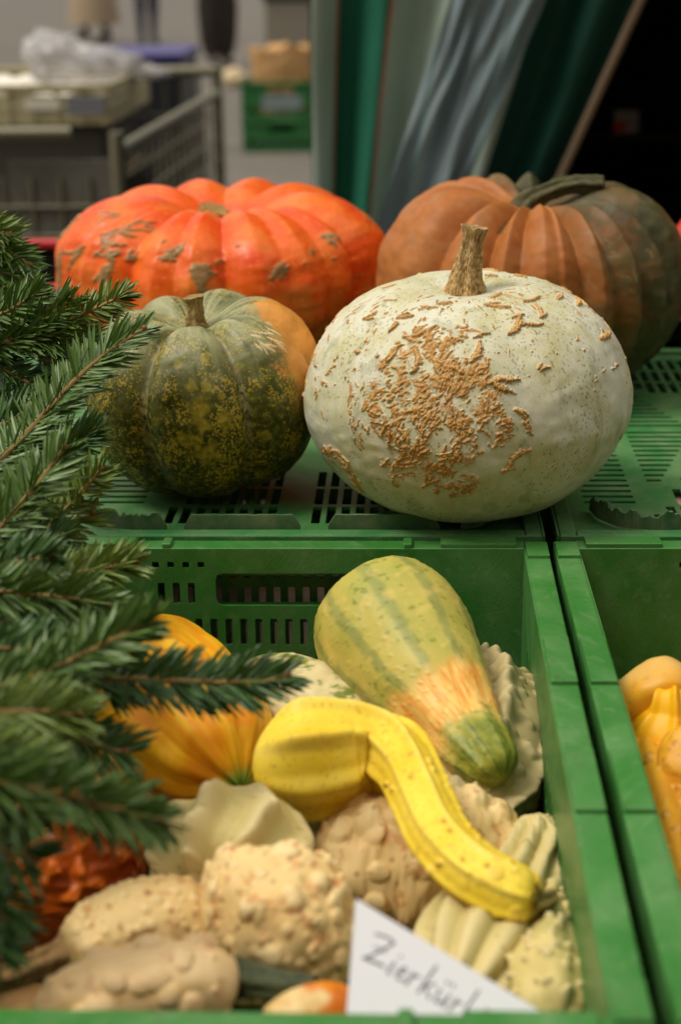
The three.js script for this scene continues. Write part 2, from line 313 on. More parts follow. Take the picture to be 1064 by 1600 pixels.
class Relief { // a height field over u,v into which strokes are laid, in metres
  constructor(w, h, sf) { this.w = w; this.h = h; this.d = new Float32Array(w * h); this.id = new Float32Array(w * h); this.sf = sf; this.mu = new Float32Array(h); this.mv = new Float32Array(h); const t = [0, 0, 0, 0], q = [0, 0, 0, 0]; for (let j = 0; j < h; j++) { const v = (j + 0.5) / h; sf.f(0.5, v, t); sf.f(0.5, v + 0.5 / h, q); this.mu[j] = 2 * Math.PI * Math.max(0.004, Math.hypot(t[0], t[2])) / w; this.mv[j] = Math.max(1e-5, 2 * Math.hypot(q[0] - t[0], q[1] - t[1], q[2] - t[2])); } }
  dot(u, v, r, hgt, tone = 0.5, rough = 0.5) {
    const j0 = Math.floor(v * this.h), mu = this.mu[clamp(j0, 0, this.h - 1)], mv = this.mv[clamp(j0, 0, this.h - 1)], ri = Math.ceil(r * 1.4 / mu), rj = Math.ceil(r * 1.4 / mv), i0 = Math.floor(u * this.w);
    for (let j = Math.max(0, j0 - rj); j <= Math.min(this.h - 1, j0 + rj); j++) for (let i = i0 - ri; i <= i0 + ri; i++) {
      const dx = (i + 0.5 - u * this.w) * mu, dy = (j + 0.5 - v * this.h) * mv, d = Math.hypot(dx, dy) / r * (1 + rough * noise(i * mu * 420, j * mv * 420, tone * 9) + 0.3 * noise(i * mu * 1100, j * mv * 1100, 3));
      if (d < 1) { const k = j * this.w + ((i % this.w) + this.w) % this.w, hh = hgt * Math.min(1, 2.2 * (1 - d)); if (hh > this.d[k]) { this.d[k] = hh; this.id[k] = tone; } }
    }
  }
  stroke(u, v, ang, len, r, hgt, bend = 0, tone = 0.5) {
    const n = Math.max(2, Math.ceil(len / (r * 0.55))); let cu = u, cv = v, a = ang; const j0 = clamp(Math.floor(v * this.h), 0, this.h - 1), mu = this.mu[j0] * this.w, mv = this.mv[j0] * this.h;
    for (let i = 0; i < n; i++) { const t = i / (n - 1), w = r * (0.35 + 0.65 * Math.pow(Math.sin(Math.PI * clamp(t * 0.9 + 0.05)), 0.6)) * (0.8 + 0.4 * rnd()); this.dot(cu, clamp(cv, 0.01, 0.99), w, hgt * (0.7 + 0.5 * rnd()), tone); cu += Math.cos(a) * len / n / mu; cv += Math.sin(a) * len / n / mv; a += bend / n + 0.35 * (rnd() - 0.5); }
    return [cu, cv];
  }
  at(u, v) { const x = u * this.w - 0.5, y = clamp(v * this.h - 0.5, 0, this.h - 1.001), i = Math.floor(x), j = Math.floor(y), fx = x - i, fy = y - j, w = this.w, g = (ii, jj) => this.d[jj * w + ((ii % w) + w) % w]; return lerp(lerp(g(i, j), g(i + 1, j), fx), lerp(g(i, j + 1), g(i + 1, j + 1), fx), fy); }
}
function pixelToUV(sf, centre, q, px, py) { // where a pixel's ray meets the pumpkin (taken as an ellipsoid), in its own frame
  const inv = q.clone().invert(), o = camP.clone().sub(centre).applyQuaternion(inv), d = ray(px, py).applyQuaternion(inv), s = V(1 / sf.a, 1 / sf.b, 1 / sf.a); o.multiply(s); d.multiply(s);
  const A = d.dot(d), B = o.dot(d), D = B * B - A * (o.dot(o) - 1); if (D < 0) return null;
  const p = o.addScaledVector(d, (-B - Math.sqrt(D)) / A).normalize(); return [0.5 + Math.atan2(p.x, p.z) / (2 * Math.PI), Math.acos(clamp(p.y, -1, 1)) / Math.PI];
}
function stemMesh(pts, radii, sides, ridgeN, depth, seed) { // ridged tapering stalk along a curve
  const crv = new THREE.CatmullRomCurve3(pts), NS = 40, NA = sides, pos = [], idx = [], uv = []; const fr = crv.computeFrenetFrames(NS, false);
  for (let i = 0; i <= NS; i++) { const t = i / NS, c = crv.getPointAt(t), R = radii(t); for (let k = 0; k <= NA; k++) { const a = k / NA * 2 * Math.PI; const r = R * (1 + depth * Math.cos(a * ridgeN + 2.2 * t + seed) + 0.08 * noise(Math.cos(a) * 2, Math.sin(a) * 2 + seed, t * 6) + 0.05 * noise(Math.cos(a) * 7, Math.sin(a) * 7 + seed, t * 18)); const n = fr.normals[i], b = fr.binormals[i]; pos.push(c.x + (n.x * Math.cos(a) + b.x * Math.sin(a)) * r, c.y + (n.y * Math.cos(a) + b.y * Math.sin(a)) * r, c.z + (n.z * Math.cos(a) + b.z * Math.sin(a)) * r); uv.push(k / NA, t); if (i < NS && k < NA) { const A = i * (NA + 1) + k, B = A + 1, D = A + NA + 1, E = D + 1; idx.push(A, B, D, B, E, D); } } }
  const end = NS * (NA + 1), e = crv.getPointAt(1), tn = crv.getTangentAt(1), c = pos.length / 3; pos.push(e.x - tn.x * radii(1) * 0.35, e.y - tn.y * radii(1) * 0.35, e.z - tn.z * radii(1) * 0.35); uv.push(0.5, 1); for (let k = 0; k < NA; k++) idx.push(end + k, end + k + 1, c);
  const g = new THREE.BufferGeometry(); g.setAttribute('position', new THREE.Float32BufferAttribute(pos, 3)); g.setAttribute('uv', new THREE.Float32BufferAttribute(uv, 2)); g.setIndex(idx); g.computeVertexNormals(); return g;
}
const stemMap = (c1, c2, seed) => paint(256, 256, (u, v) => { const n = tile(u * 3, v * 0.25, 30, 3, seed), m = tile(u, v, 16, 3, seed + 4); return mix3(c1, c2, clamp(0.5 + 1.2 * n + 0.7 * m)); });
function evenRibs(n, jitter, off, sFn = () => 1) { const r = []; for (let i = 0; i < n; i++) r.push([off + (i + rr(-jitter, jitter)) / n * 2 * Math.PI, sFn(i), 1]); return r; }
const bumpTex = (w, h, fn) => paint(w, h, fn, { srgb: false });
function seat(t, sf, x, z, q) { // stand a pumpkin on the shelf: lowest point of the turned surface on the platform
  let lo = 1e9; const o = [0, 0, 0, 0], v = V(0, 0, 0); for (let j = 0; j <= 60; j++) for (let i = 0; i < 90; i++) { sf.f(i / 90, j / 60, o); v.set(o[0], o[1], o[2]).applyQuaternion(q); lo = Math.min(lo, v.y); }
  const c = V(x, PLAT - lo - 0.0008, z); t.position.copy(c); t.quaternion.copy(q); return c;
}
const quat = (x, y, z) => new THREE.Quaternion().setFromEuler(new THREE.Euler(x, y, z, 'YXZ'));

// ---- white pumpkin
{
  reseed(77);
  const t = thing('white_pumpkin', 'pale grey white pumpkin with corky brown scabs and an upright stem', 'pumpkin', 'pumpkins on the upturned crates');
  const sf = pumpkinSurface({ a: 0.1335, b: 0.0975, p: 0.8, dip: 0.13, dipR: 0.3, dipB: 0.15, ribs: evenRibs(9, 0.2, 0.35), ribDepth: 0.02, ribW: 0.22, lumps: 0.018, seed: 3, topFlat: 1.0 });
  const q = quat(0.06, 0, 0.02), P = atDepth(728, 620, 1.378), c = seat(t, sf, P.x, P.z, q);
  const W = 2048, Hh = 1024, rel = new Relief(W, Hh, sf), uvOf = (px, py) => pixelToUV(sf, c, q, px, py);
  const lay = (px, py, ang, len, r, h, bend, tone) => { const k = uvOf(px, py); if (k) return rel.stroke(k[0], k[1], ang, len, r, h, bend, tone); };
  // the large scab field on the cheek
  const inField = (x, y) => { const u = (x - 683) / 112, v = (y - 640) / 150; const e = u * u + v * v + 0.55 * fbm(x * 0.014, y * 0.014, 3, 3); return e < 0.86 && !(x > 745 && y < 560); };
  for (let i = 0; i < 2600; i++) { const x = rr(565, 800), y = rr(505, 805); if (!inField(x, y)) continue; const cl = fbm(x * 0.03, y * 0.018, 9, 3) + 0.12 * smooth(560, 640, y) * smooth(700, 640, Math.abs(x - 60)); if (cl < -0.1 + 0.12 * rnd()) continue; const big = rnd() < 0.09; lay(x, y, -0.6 + 1.5 * noise(x * 0.015, y * 0.015, 5) + rr(-0.8, 0.8), big ? rr(0.006, 0.013) : rr(0.0015, 0.0055), big ? rr(0.001, 0.0018) : rr(0.0006, 0.0014), rr(0.0005, 0.0017), rr(-1.5, 1.5), rnd()); }
  // thin crust that ties the flakes together
  for (let i = 0; i < 520; i++) { const x = rr(570, 795), y = rr(510, 800); if (!inField(x, y)) continue; const cl = fbm(x * 0.03, y * 0.018, 9, 3); if (cl < -0.06) continue; const k = uvOf(x, y); if (k) rel.dot(k[0], k[1], rr(0.0016, 0.0046), rr(0.00018, 0.0005), rnd(), 0.9); }
  // long flakes at the margin of the field and over the shoulder
  for (const [x, y, ang, len, r] of [[760, 595, -0.6, 0.026, 0.002], [735, 560, -0.75, 0.02, 0.002], [770, 600, 0.3, 0.014, 0.002], [805, 640, 0.8, 0.02, 0.0013], [818, 660, 1.0, 0.012, 0.0014], [790, 515, -0.45, 0.02, 0.0018], [800, 505, -0.5, 0.024, 0.0016], [830, 490, -0.3, 0.022, 0.0016], [790, 488, -0.2, 0.012, 0.0014], [840, 575, -0.5, 0.01, 0.0012], [800, 465, -0.15, 0.022, 0.0014], [850, 467, 0.15, 0.018, 0.0012], [885, 478, -0.15, 0.028, 0.002], [905, 476, -0.4, 0.012, 0.0017], [930, 530, 0.05, 0.024, 0.0022], [955, 572, 0.3, 0.006, 0.001], [585, 497, -1.0, 0.012, 0.002], [635, 490, -0.5, 0.014, 0.0017], [633, 500, 1.4, 0.011, 0.0014], [560, 545, 0.3, 0.006, 0.0015], [640, 520, -0.1, 0.03, 0.0018], [655, 540, 1.2, 0.024, 0.0018], [680, 560, 1.1, 0.025, 0.0019], [610, 560, -0.9, 0.018, 0.0018], [600, 650, 1.3, 0.03, 0.0015], [740, 520, -0.2, 0.012, 0.0013], [800, 725, -0.6, 0.018, 0.002], [785, 745, -0.6, 0.02, 0.002], [700, 525, -0.1, 0.013, 0.0013], [880, 455, 0.3, 0.014, 0.0012], [760, 452, -0.5, 0.02, 0.002], [745, 435, -0.4, 0.024, 0.0022], [765, 425, -0.1, 0.02, 0.002], [750, 465, 0.2, 0.02, 0.002], [690, 462, 0.1, 0.012, 0.002], [670, 470, -0.1, 0.012, 0.0018], [805, 430, 0.05, 0.012, 0.0012], [905, 470, 0.5, 0.012, 0.0014]]) for (let k = 0; k < 2; k++) lay(x + rr(-3, 3), y + rr(-3, 3), ang + rr(-0.25, 0.25), len * (k ? 0.6 : 1), r * (k ? 0.8 : 1), 0.0022, rr(-0.5, 0.5), rnd());
  // corky rash at the left flank and below
  for (let i = 0; i < 60; i++) { const s = rnd(); lay(lerp(505, 575, s) + rr(-6, 6), lerp(705, 790, s * s * 0.5 + s * 0.5) + rr(-5, 5), 0.8 + rr(-0.6, 0.6), rr(0.003, 0.009), rr(0.0007, 0.0018), 0.0016, rr(-1, 1), rnd()); }
  for (let i = 0; i < 34; i++) lay(rr(545, 575), rr(590, 700), 1.4 + rr(-0.3, 0.3), rr(0.003, 0.01), rr(0.0005, 0.001), 0.001, 0, rnd());
  // warts and small pimples everywhere
  for (let i = 0; i < 150; i++) { const u = rnd(), v = Math.acos(1 - 2 * rr(0.03, 0.8)) / Math.PI; if (u > 0.34 && u < 0.66) continue; rel.stroke(u, v, rr(-1.5, 1.5), rr(0.003, 0.014), rr(0.0007, 0.0016), rr(0.0008, 0.0018), rr(-1, 1), rnd()); }
  for (let i = 0; i < 70; i++) { const x = rr(480, 700), y = rr(455, 620); const k = uvOf(x, y); if (k && rnd() < (x < 560 ? 0.9 : 0.35)) rel.dot(k[0], k[1], rr(0.0008, 0.0024), rr(0.0009, 0.0018), rnd()); }
  for (let i = 0; i < 46; i++) { const k = uvOf(rr(760, 980), rr(470, 640)); if (k && rnd() < 0.5) rel.stroke(k[0], k[1], rr(-0.8, 0.4), rr(0.001, 0.006), rr(0.0006, 0.0012), 0.001, 0, rnd()); }
  for (let i = 0; i < 130; i++) { const a = rr(2.4, 4.4), rad = rr(0.05, 0.26); rel.stroke(0.5 + (a - Math.PI) / (2 * Math.PI) * 2.2, rad, 1.5 + rr(-0.25, 0.25), rr(0.002, 0.008), rr(0.0004, 0.0009), rr(0.0005, 0.001), 0, rnd()); }
  const skin = S(206, 204, 182), skinG = S(188, 182, 132), skinW = S(224, 220, 204), cork = S(188, 138, 72), corkD = S(146, 98, 46), corkL = S(214, 176, 116), o4 = [0, 0, 0, 0];
  const map = paint(W, Hh, (u, v, i, j) => {
    sf.f(u, v, o4); const x = o4[0] * 10, y = o4[1] * 10, z = o4[2] * 10;
    const n1 = fbm(x * 1.6, y * 1.6, z * 1.6, 4), n2 = fbm(x * 9, y * 3.2, z * 9, 3), n3 = noise(x * 42, y * 30, z * 42);
    let cc = mix3(skin, skinG, clamp(0.32 + 0.9 * n1 + 0.55 * n2)); cc = mix3(cc, skinW, clamp(0.7 * fbm(x * 2.2 + 5, y * 2.2, z * 2.2, 3) + 0.25 * n3));
    const st = smooth(0.3, 0.5, noise(x * 3.2 + 9, y * 0.8, z * 3.2) * 0.6 + 0.4 * n2); cc = mix3(cc, S(140, 142, 112), st * 0.35);
    const sp = smooth(0.5, 0.74, noise(x * 24 + 3, y * 19, z * 24)) * smooth(-0.35, 0.2, fbm(x * 1.3 + 8, y * 1.3, z * 1.3, 2)); cc = mix3(cc, S(104, 96, 54), sp * 0.5); const sp2 = smooth(0.74, 0.86, noise(x * 15, y * 11 + 5, z * 15)) * smooth(0.0, 0.4, n1 + 0.2); cc = mix3(cc, S(84, 78, 42), sp2 * 0.5);
    const h = rel.d[j * W + i];
    if (h > 0) { const tone = rel.id[j * W + i], k = smooth(0.0, 0.0006, h), fib = 0.5 + 0.5 * noise(x * 70, y * 26, z * 70), cl = mix3(mix3(corkD, cork, clamp(0.25 + 0.9 * fib)), corkL, clamp(h / 0.0028 - 0.25 + 0.4 * (tone - 0.5))); cc = mix3(cc, cl, k); }
    return cc;
  });
  const bmp = bumpTex(W / 2, Hh / 2, (u, v) => { sf.f(u, v, o4); return 0.35 + rel.at(u, v) / 0.004 * (0.75 + 0.4 * noise(o4[0] * 800, o4[1] * 300, o4[2] * 800)) + 0.015 * fbm(o4[0] * 90, o4[1] * 90, o4[2] * 90, 3); });
  part('skin', surfaceMesh(sf, 820, 430, (u, v) => rel.at(u, v) * (0.8 + 0.3 * noise(u * 900, v * 450, 2)), 0.55), MP({ map, bumpMap: bmp, bumpScale: 0.0011, roughness: 0.5, specularIntensity: 0.45 }), t);
  const o5 = sf.f(0.5, 0.001, [0, 0, 0, 0]);
  const base = V(0, o5[1] - 0.003, 0);
  part('stem', stemMesh([base, base.clone().add(V(0.001, 0.016, 0.001)), base.clone().add(V(0.004, 0.034, 0)), base.clone().add(V(0.008, 0.056, -0.002))], (s) => 0.0165 * Math.pow(1 - s, 3) * 0.5 + 0.0098 - 0.002 * s + 0.0026 * smooth(0.84, 1, s), 96, 6, 0.1, 1), M({ map: stemMap(S(146, 108, 58), S(222, 188, 128), 4), bumpMap: bumpTex(256, 256, (u, v) => 0.5 + tile(u * 3, v * 0.25, 34, 3, 6)), bumpScale: 0.0016, roughness: 0.85 }), t);
}
// ---- mottled green pumpkin
{
  reseed(91);
  const t = thing('green_pumpkin', 'mottled dark green pumpkin with an orange patch and a short stem', 'pumpkin', 'pumpkins on the upturned crates');
  const rb = [[-0.52, 1, 0.8], [0.4, 1, 0.8], [1.32, 0.9, 1], [2.3, 1, 1], [3.2, 1, 1], [4.0, 1, 1], [4.85, 0.9, 1]];
  const sf = pumpkinSurface({ a: 0.1045, b: 0.082, p: 0.68, dip: 0.34, dipR: 0.34, ribs: rb, ribDepth: 0.14, ribW: 0.16, lumps: 0.03, seed: 12, ribTop: 1.2 });
  const q = quat(0.1, 0.1, 0.09), P = atDepth(320, 606, 1.43), c = seat(t, sf, P.x, P.z, q), o4 = [0, 0, 0, 0];
  const patch = pixelToUV(sf, c, q, 470, 530), scar = new Relief(1024, 512, sf);
  for (let i = 0; i < 16; i++) { const k = pixelToUV(sf, c, q, rr(378, 420), rr(495, 540)); if (k) scar.stroke(k[0], k[1], 0.9 + rr(-0.2, 0.3), rr(0.006, 0.016), rr(0.0006, 0.0013), 0.0007, 0.3, rnd()); }
  const dk = S(58, 62, 22), md = S(98, 98, 36), ye = S(178, 150, 52), bl = S(170, 170, 130), org = S(214, 146, 66), blot = [];
  for (const [x, y, r] of [[312, 640, 15], [316, 665, 11], [355, 657, 12], [332, 700, 9], [322, 600, 8], [300, 600, 7], [215, 690, 7], [285, 690, 8], [345, 620, 6], [300, 690, 14], [325, 718, 18], [240, 660, 7], [420, 690, 9], [280, 560, 9], [320, 552, 10], [372, 560, 8]]) { const k = pixelToUV(sf, c, q, x, y); if (k) blot.push([k[0], k[1], r * 1.43 / FPX]); }
  const map = paint(1600, 800, (u, v, i, j) => {
    sf.f(u, v, o4); const x = o4[0] * 10, y = o4[1] * 10, z = o4[2] * 10, gr = o4[3];
    const w = fbm(x * 2, y * 2, z * 2, 3), fine = fbm(x * 16 + w, y * 13, z * 16, 3), cell = noise(x * 38, y * 34, z * 38), big = fbm(x * 3.1 + 4, y * 2, z * 3.1, 3);
    let cc = mix3(dk, md, clamp(0.42 + 1.2 * fine + 0.4 * w));
    cc = mix3(cc, ye, clamp(smooth(0.12, 0.62, cell * 0.6 + 0.6 * fine + 0.7 * big + 0.02) * 0.85));
    for (const [bu, bv, br] of blot) { const dx = (u - bu) * 2 * Math.PI * 0.095, dy = (v - bv) * Math.PI * 0.085, d = Math.hypot(dx, dy * 0.75) / br + 0.4 * noise(x * 9, y * 9, z * 9); if (d < 1.3) cc = mix3(cc, mix3(S(120, 108, 26), S(168, 150, 50), clamp(0.5 + fine)), smooth(1.2, 0.55, d) * 0.8); }
    // waxy bloom and dust lying on the shoulder, in streaks that run from the stem
    const st = fbm(Math.atan2(o4[0], o4[2]) * 5, v * 3, 2, 3), bloom = smooth(0.4, 0.14, v + 0.16 * st + 0.08 * fine) * clamp(0.6 + 0.9 * st + 0.35 * w); cc = mix3(cc, bl, clamp(bloom * 0.85));
    cc = mix3(cc, S(150, 140, 104), smooth(0.7, 0.98, gr) * 0.75 * clamp(0.6 + fine * 1.4));
    if (patch) { const du = (u - patch[0] - 0.02) * 2 * Math.PI, dv = (v - patch[1] - 0.04) * Math.PI, d = Math.hypot(du / 0.74, dv / 0.85) + 0.34 * w + 0.2 * fine + 0.12 * cell; cc = mix3(cc, mix3(org, S(178, 128, 52), clamp(0.4 + w)), smooth(1.0, 0.72, d)); }
    const h = scar.at(u, v); if (h > 0) cc = mix3(cc, S(208, 184, 140), smooth(0, 0.0005, h));
    return cc;
  });
  const bmp = bumpTex(1024, 512, (u, v) => { sf.f(u, v, o4); return 0.5 + 0.35 * fbm(o4[0] * 130, o4[1] * 110, o4[2] * 130, 3) + scar.at(u, v) * 300; });
  part('skin', surfaceMesh(sf, 260, 170, null), MP({ map, bumpMap: bmp, bumpScale: 0.0006, roughness: 0.42, specularIntensity: 0.5 }), t);
  const o5 = sf.f(0.5, 0.001, [0, 0, 0, 0]), base = V(0, o5[1] - 0.004, 0);
  part('stem', stemMesh([base, base.clone().add(V(0.0005, 0.012, 0)), base.clone().add(V(0.0025, 0.024, 0.001)), base.clone().add(V(0.002, 0.034, 0))], (s) => 0.0085 * Math.pow(1 - s, 3) + 0.0058 + 0.0025 * smooth(0.8, 1, s), 60, 5, 0.14, 2), M({ map: stemMap(S(104, 84, 46), S(176, 148, 92), 8), roughness: 0.85 }), t);
}
// ---- flat orange pumpkin
{
  reseed(55);
  const t = thing('orange_pumpkin', 'large flat bright orange ribbed pumpkin with grey scars', 'pumpkin', 'pumpkins on the upturned crates');
  const rb = []; for (const [px, s] of [[122, 0.6], [160, 0.5], [210, 1], [296, 0.42], [374, 1], [470, 0.5], [535, 0.7], [578, 0.8]]) rb.push([Math.asin(clamp((px - 345) / 262, -0.98, 0.98)), s, 1]);
  for (let i = 0; i < 5; i++) rb.push([Math.PI / 2 + 0.4 + i * 0.6, rr(0.8, 1), 1.2]);
  const sf = pumpkinSurface({ a: 0.184, b: 0.096, p: 0.62, dip: 0.5, dipR: 0.29, ribs: rb, ribDepth: 0.14, ribW: 0.14, lumps: 0.024, seed: 21, ribTop: 1.0, topFlat: 0.8 });
  const q = quat(0.05, 0, 0.0), P = atDepth(350, 428, 1.87), c = seat(t, sf, P.x, P.z, q), o4 = [0, 0, 0, 0], W = 1280, Hh = 640, rel = new Relief(W, Hh, sf);
  const lay = (px, py, ang, len, r, bend) => { const k = pixelToUV(sf, c, q, px, py); if (k) rel.stroke(k[0], k[1], ang, len, r, 0.0016, bend, rnd()); };
  for (const [x, y, a, l, r] of [[130, 335, 1.9, 0.07, 0.003], [112, 360, 1.8, 0.06, 0.004], [100, 400, 1.6, 0.05, 0.003], [150, 345, 2.2, 0.06, 0.003], [180, 370, -0.6, 0.05, 0.0025], [175, 372, 1.2, 0.05, 0.003], [200, 355, 1.7, 0.03, 0.002], [185, 395, 2.1, 0.04, 0.003], [160, 425, 1.6, 0.04, 0.003], [128, 390, 1.9, 0.05, 0.0025], [190, 415, -0.8, 0.02, 0.002], [255, 412, -0.2, 0.03, 0.003], [268, 398, 0.6, 0.016, 0.002], [300, 425, 0.6, 0.03, 0.004], [318, 425, 2.0, 0.03, 0.004], [310, 438, 0.1, 0.02, 0.003], [338, 412, 1.0, 0.01, 0.002], [425, 443, -0.5, 0.03, 0.004], [442, 432, 1.0, 0.018, 0.003], [500, 370, 0.8, 0.022, 0.003], [482, 400, 0.7, 0.012, 0.002], [550, 345, 0.8, 0.025, 0.003], [215, 330, 2.3, 0.03, 0.002], [560, 440, 0.8, 0.015, 0.002], [240, 340, -0.4, 0.02, 0.002]]) { for (let k = 0; k < 3; k++) lay(x + rr(-4, 4), y + rr(-4, 4), a + rr(-0.5, 0.5), l * rr(0.4, 1), r * rr(0.6, 1), rr(-1, 1)); }
  for (let i = 0; i < 60; i++) { const k = [rnd(), rr(0.2, 0.75)]; rel.dot(k[0], k[1], rr(0.001, 0.0025), 0.0012, rnd()); }
  const map = paint(W, Hh, (u, v, i, j) => {
    sf.f(u, v, o4); const x = o4[0] * 10, y = o4[1] * 10, z = o4[2] * 10, w = fbm(x * 1.2, y * 1.2, z * 1.2, 4), f = fbm(x * 8, y * 5, z * 8, 3);
    let cc = mix3(S(226, 74, 14), S(236, 110, 34), clamp(0.45 + 0.8 * w + 0.4 * f)); cc = mix3(cc, S(200, 52, 14), smooth(0.75, 1, o4[3]) * 0.35);
    cc = mix3(cc, S(236, 140, 62), clamp(0.4 * smooth(0.02, 0.4, fbm(x * 0.9 + 7, y * 2, z * 0.9, 3)))); const sp = smooth(0.62, 0.8, noise(x * 13, y * 13, z * 13)); cc = mix3(cc, S(246, 160, 80), sp * 0.4);
    const h = rel.d[j * W + i]; if (h > 0) { const k = 0.5 + 0.5 * noise(x * 40, y * 40, z * 40); cc = mix3(cc, mix3(S(112, 92, 58), S(178, 142, 92), k), smooth(0, 0.0005, h) * 0.95); } return cc;
  });
  part('skin', surfaceMesh(sf, 420, 240, (u, v) => rel.at(u, v), 0.3), MP({ map, roughness: 0.36, specularIntensity: 0.6, bumpMap: bumpTex(512, 256, (u, v) => { sf.f(u, v, o4); return 0.5 + 0.4 * fbm(o4[0] * 70, o4[1] * 70, o4[2] * 70, 3); }), bumpScale: 0.00015 }), t);
  const o5 = sf.f(0.5, 0.001, [0, 0, 0, 0]), y0 = o5[1];
  part('stem', stemMesh([V(-0.01, y0 - 0.004, 0), V(-0.01, y0 + 0.01, 0), V(-0.008, y0 + 0.019, 0.002), V(-0.006, y0 + 0.025, 0.003)], (s) => 0.02 * (1 - 0.25 * s), 48, 7, 0.1, 5), M({ map: stemMap(S(120, 86, 40), S(190, 150, 88), 12), roughness: 0.9 }), t);
}
// ---- brown ribbed pumpkin
{
  reseed(66);
  const t = thing('brown_pumpkin', 'tan brown deeply ribbed pumpkin turning dark green with a bent stem', 'pumpkin', 'pumpkins on the upturned crates');
  const rb = []; for (const [px, s] of [[655, 1], [735, 1], [853, 0.35], [790, 0.85], [893, 1], [950, 1], [1000, 1], [1038, 0.9]]) rb.push([Math.asin(clamp((px - 826) / 240, -0.98, 0.98)), s, 1]);
  for (let i = 0; i < 8; i++) rb.push([Math.PI / 2 + 0.25 + i * 0.375, 1, 1]);
  const sf = pumpkinSurface({ a: 0.160, b: 0.111, p: 0.64, dip: 0.34, dipR: 0.36, ribs: rb, ribDepth: 0.135, ribW: 0.115, lumps: 0.025, seed: 31, ribTop: 1.5 });
  const q = quat(0.07, 0, -0.01), P = atDepth(829, 440, 1.74), c = seat(t, sf, P.x, P.z, q), o4 = [0, 0, 0, 0], W = 1280, Hh = 640, k0 = pixelToUV(sf, c, q, 930, 430), rel = new Relief(W, Hh, sf);
  for (let i = 0; i < 26; i++) { const k = pixelToUV(sf, c, q, rr(880, 1010), rr(340, 450)); if (k) rel.stroke(k[0], k[1], 1.2 + rr(-0.5, 0.5), rr(0.005, 0.02), rr(0.0006, 0.0013), 0.0005, 0.4, rnd()); }
  const map = paint(W, Hh, (u, v, i, j) => {
    sf.f(u, v, o4); const x = o4[0] * 10, y = o4[1] * 10, z = o4[2] * 10, w = fbm(x * 1.1, y * 1.1, z * 1.1, 4), f = fbm(x * 7, y * 6, z * 7, 3);
    let cc = mix3(S(160, 94, 44), S(180, 116, 60), clamp(0.45 + 0.8 * w + 0.5 * f)); const du = (u - k0[0]) + 0.07 * w + 0.03 * f;
    let gq = smooth(-0.06, 0.09, du); if (u < 0.12) gq = Math.max(gq, smooth(0.12, 0.04, u)); gq = Math.max(gq, 0.85 * smooth(0.75, 1, o4[3]) * smooth(-0.02, 0.06, w + 0.1 * f));
    const grn = mix3(mix3(S(56, 56, 32), S(86, 80, 48), clamp(0.4 + w + 0.6 * f)), S(120, 84, 50), smooth(0.16, 0.4, fbm(x * 1.6 + 3, y * 1.6, z * 1.6, 3)) * 0.4); cc = mix3(cc, grn, gq);
    const dust = smooth(0.05, 0.42, fbm(x * 2.6 + 3, y * 2.6, z * 2.6 + 1, 3)); cc = mix3(cc, S(160, 146, 120), dust * 0.12);
    const h = rel.d[j * W + i]; if (h > 0) cc = mix3(cc, S(150, 134, 96), 0.3 * smooth(0, 0.0005, h)); return cc;
  });
  part('skin', surfaceMesh(sf, 520, 300, null, 0.2), MP({ map, roughness: 0.52, specularIntensity: 0.45, bumpMap: bumpTex(768, 384, (u, v) => { sf.f(u, v, o4); return 0.5 + 0.35 * fbm(o4[0] * 90, o4[1] * 90, o4[2] * 90, 4); }), bumpScale: 0.0004 }), t);
  const y0 = sf.f(0.5, 0.001, [0, 0, 0, 0])[1];
  part('stem', stemMesh([V(-0.012, y0 - 0.006, 0.004), V(-0.006, y0 + 0.008, 0.004), V(0.013, y0 + 0.02, 0.006), V(0.038, y0 + 0.027, 0.006), V(0.068, y0 + 0.026, 0.004)], (s) => 0.016 * Math.pow(1 - s, 6) + 0.0068 + 0.0022 * s, 60, 5, 0.16, 3), M({ map: stemMap(S(52, 52, 28), S(94, 90, 54), 15), roughness: 0.8 }), t);
}
// ---- red pumpkin at the frame's edge
{
  reseed(67);
  const t = thing('red_pumpkin', 'red orange pumpkin beside the brown ribbed one', 'pumpkin', 'pumpkins on the upturned crates');
  const sf = pumpkinSurface({ a: 0.13, b: 0.095, p: 0.7, dip: 0.3, ribs: evenRibs(11, 0.1, 0.1), ribDepth: 0.07, ribW: 0.14, lumps: 0.03, seed: 41 }), o4 = [0, 0, 0, 0];
  const q = quat(0, 0, 0), P = atDepth(1222, 440, 1.86); seat(t, sf, P.x, P.z, q);
  const map = paint(512, 256, (u, v) => { sf.f(u, v, o4); return mix3(S(204, 52, 16), S(222, 82, 24), clamp(0.5 + fbm(o4[0] * 12, o4[1] * 12, o4[2] * 12, 4))); });
  part('skin', surfaceMesh(sf, 160, 100, null), MP({ map, roughness: 0.4 }), t);
  const y0 = sf.f(0.5, 0.001, [0, 0, 0, 0])[1]; part('stem', stemMesh([V(0, y0 - 0.004, 0), V(0, y0 + 0.012, 0), V(0.006, y0 + 0.03, 0)], (s) => 0.011 - 0.003 * s, 40, 5, 0.14, 3), M({ map: stemMap(S(104, 84, 46), S(176, 148, 92), 18), roughness: 0.85 }), t);
}
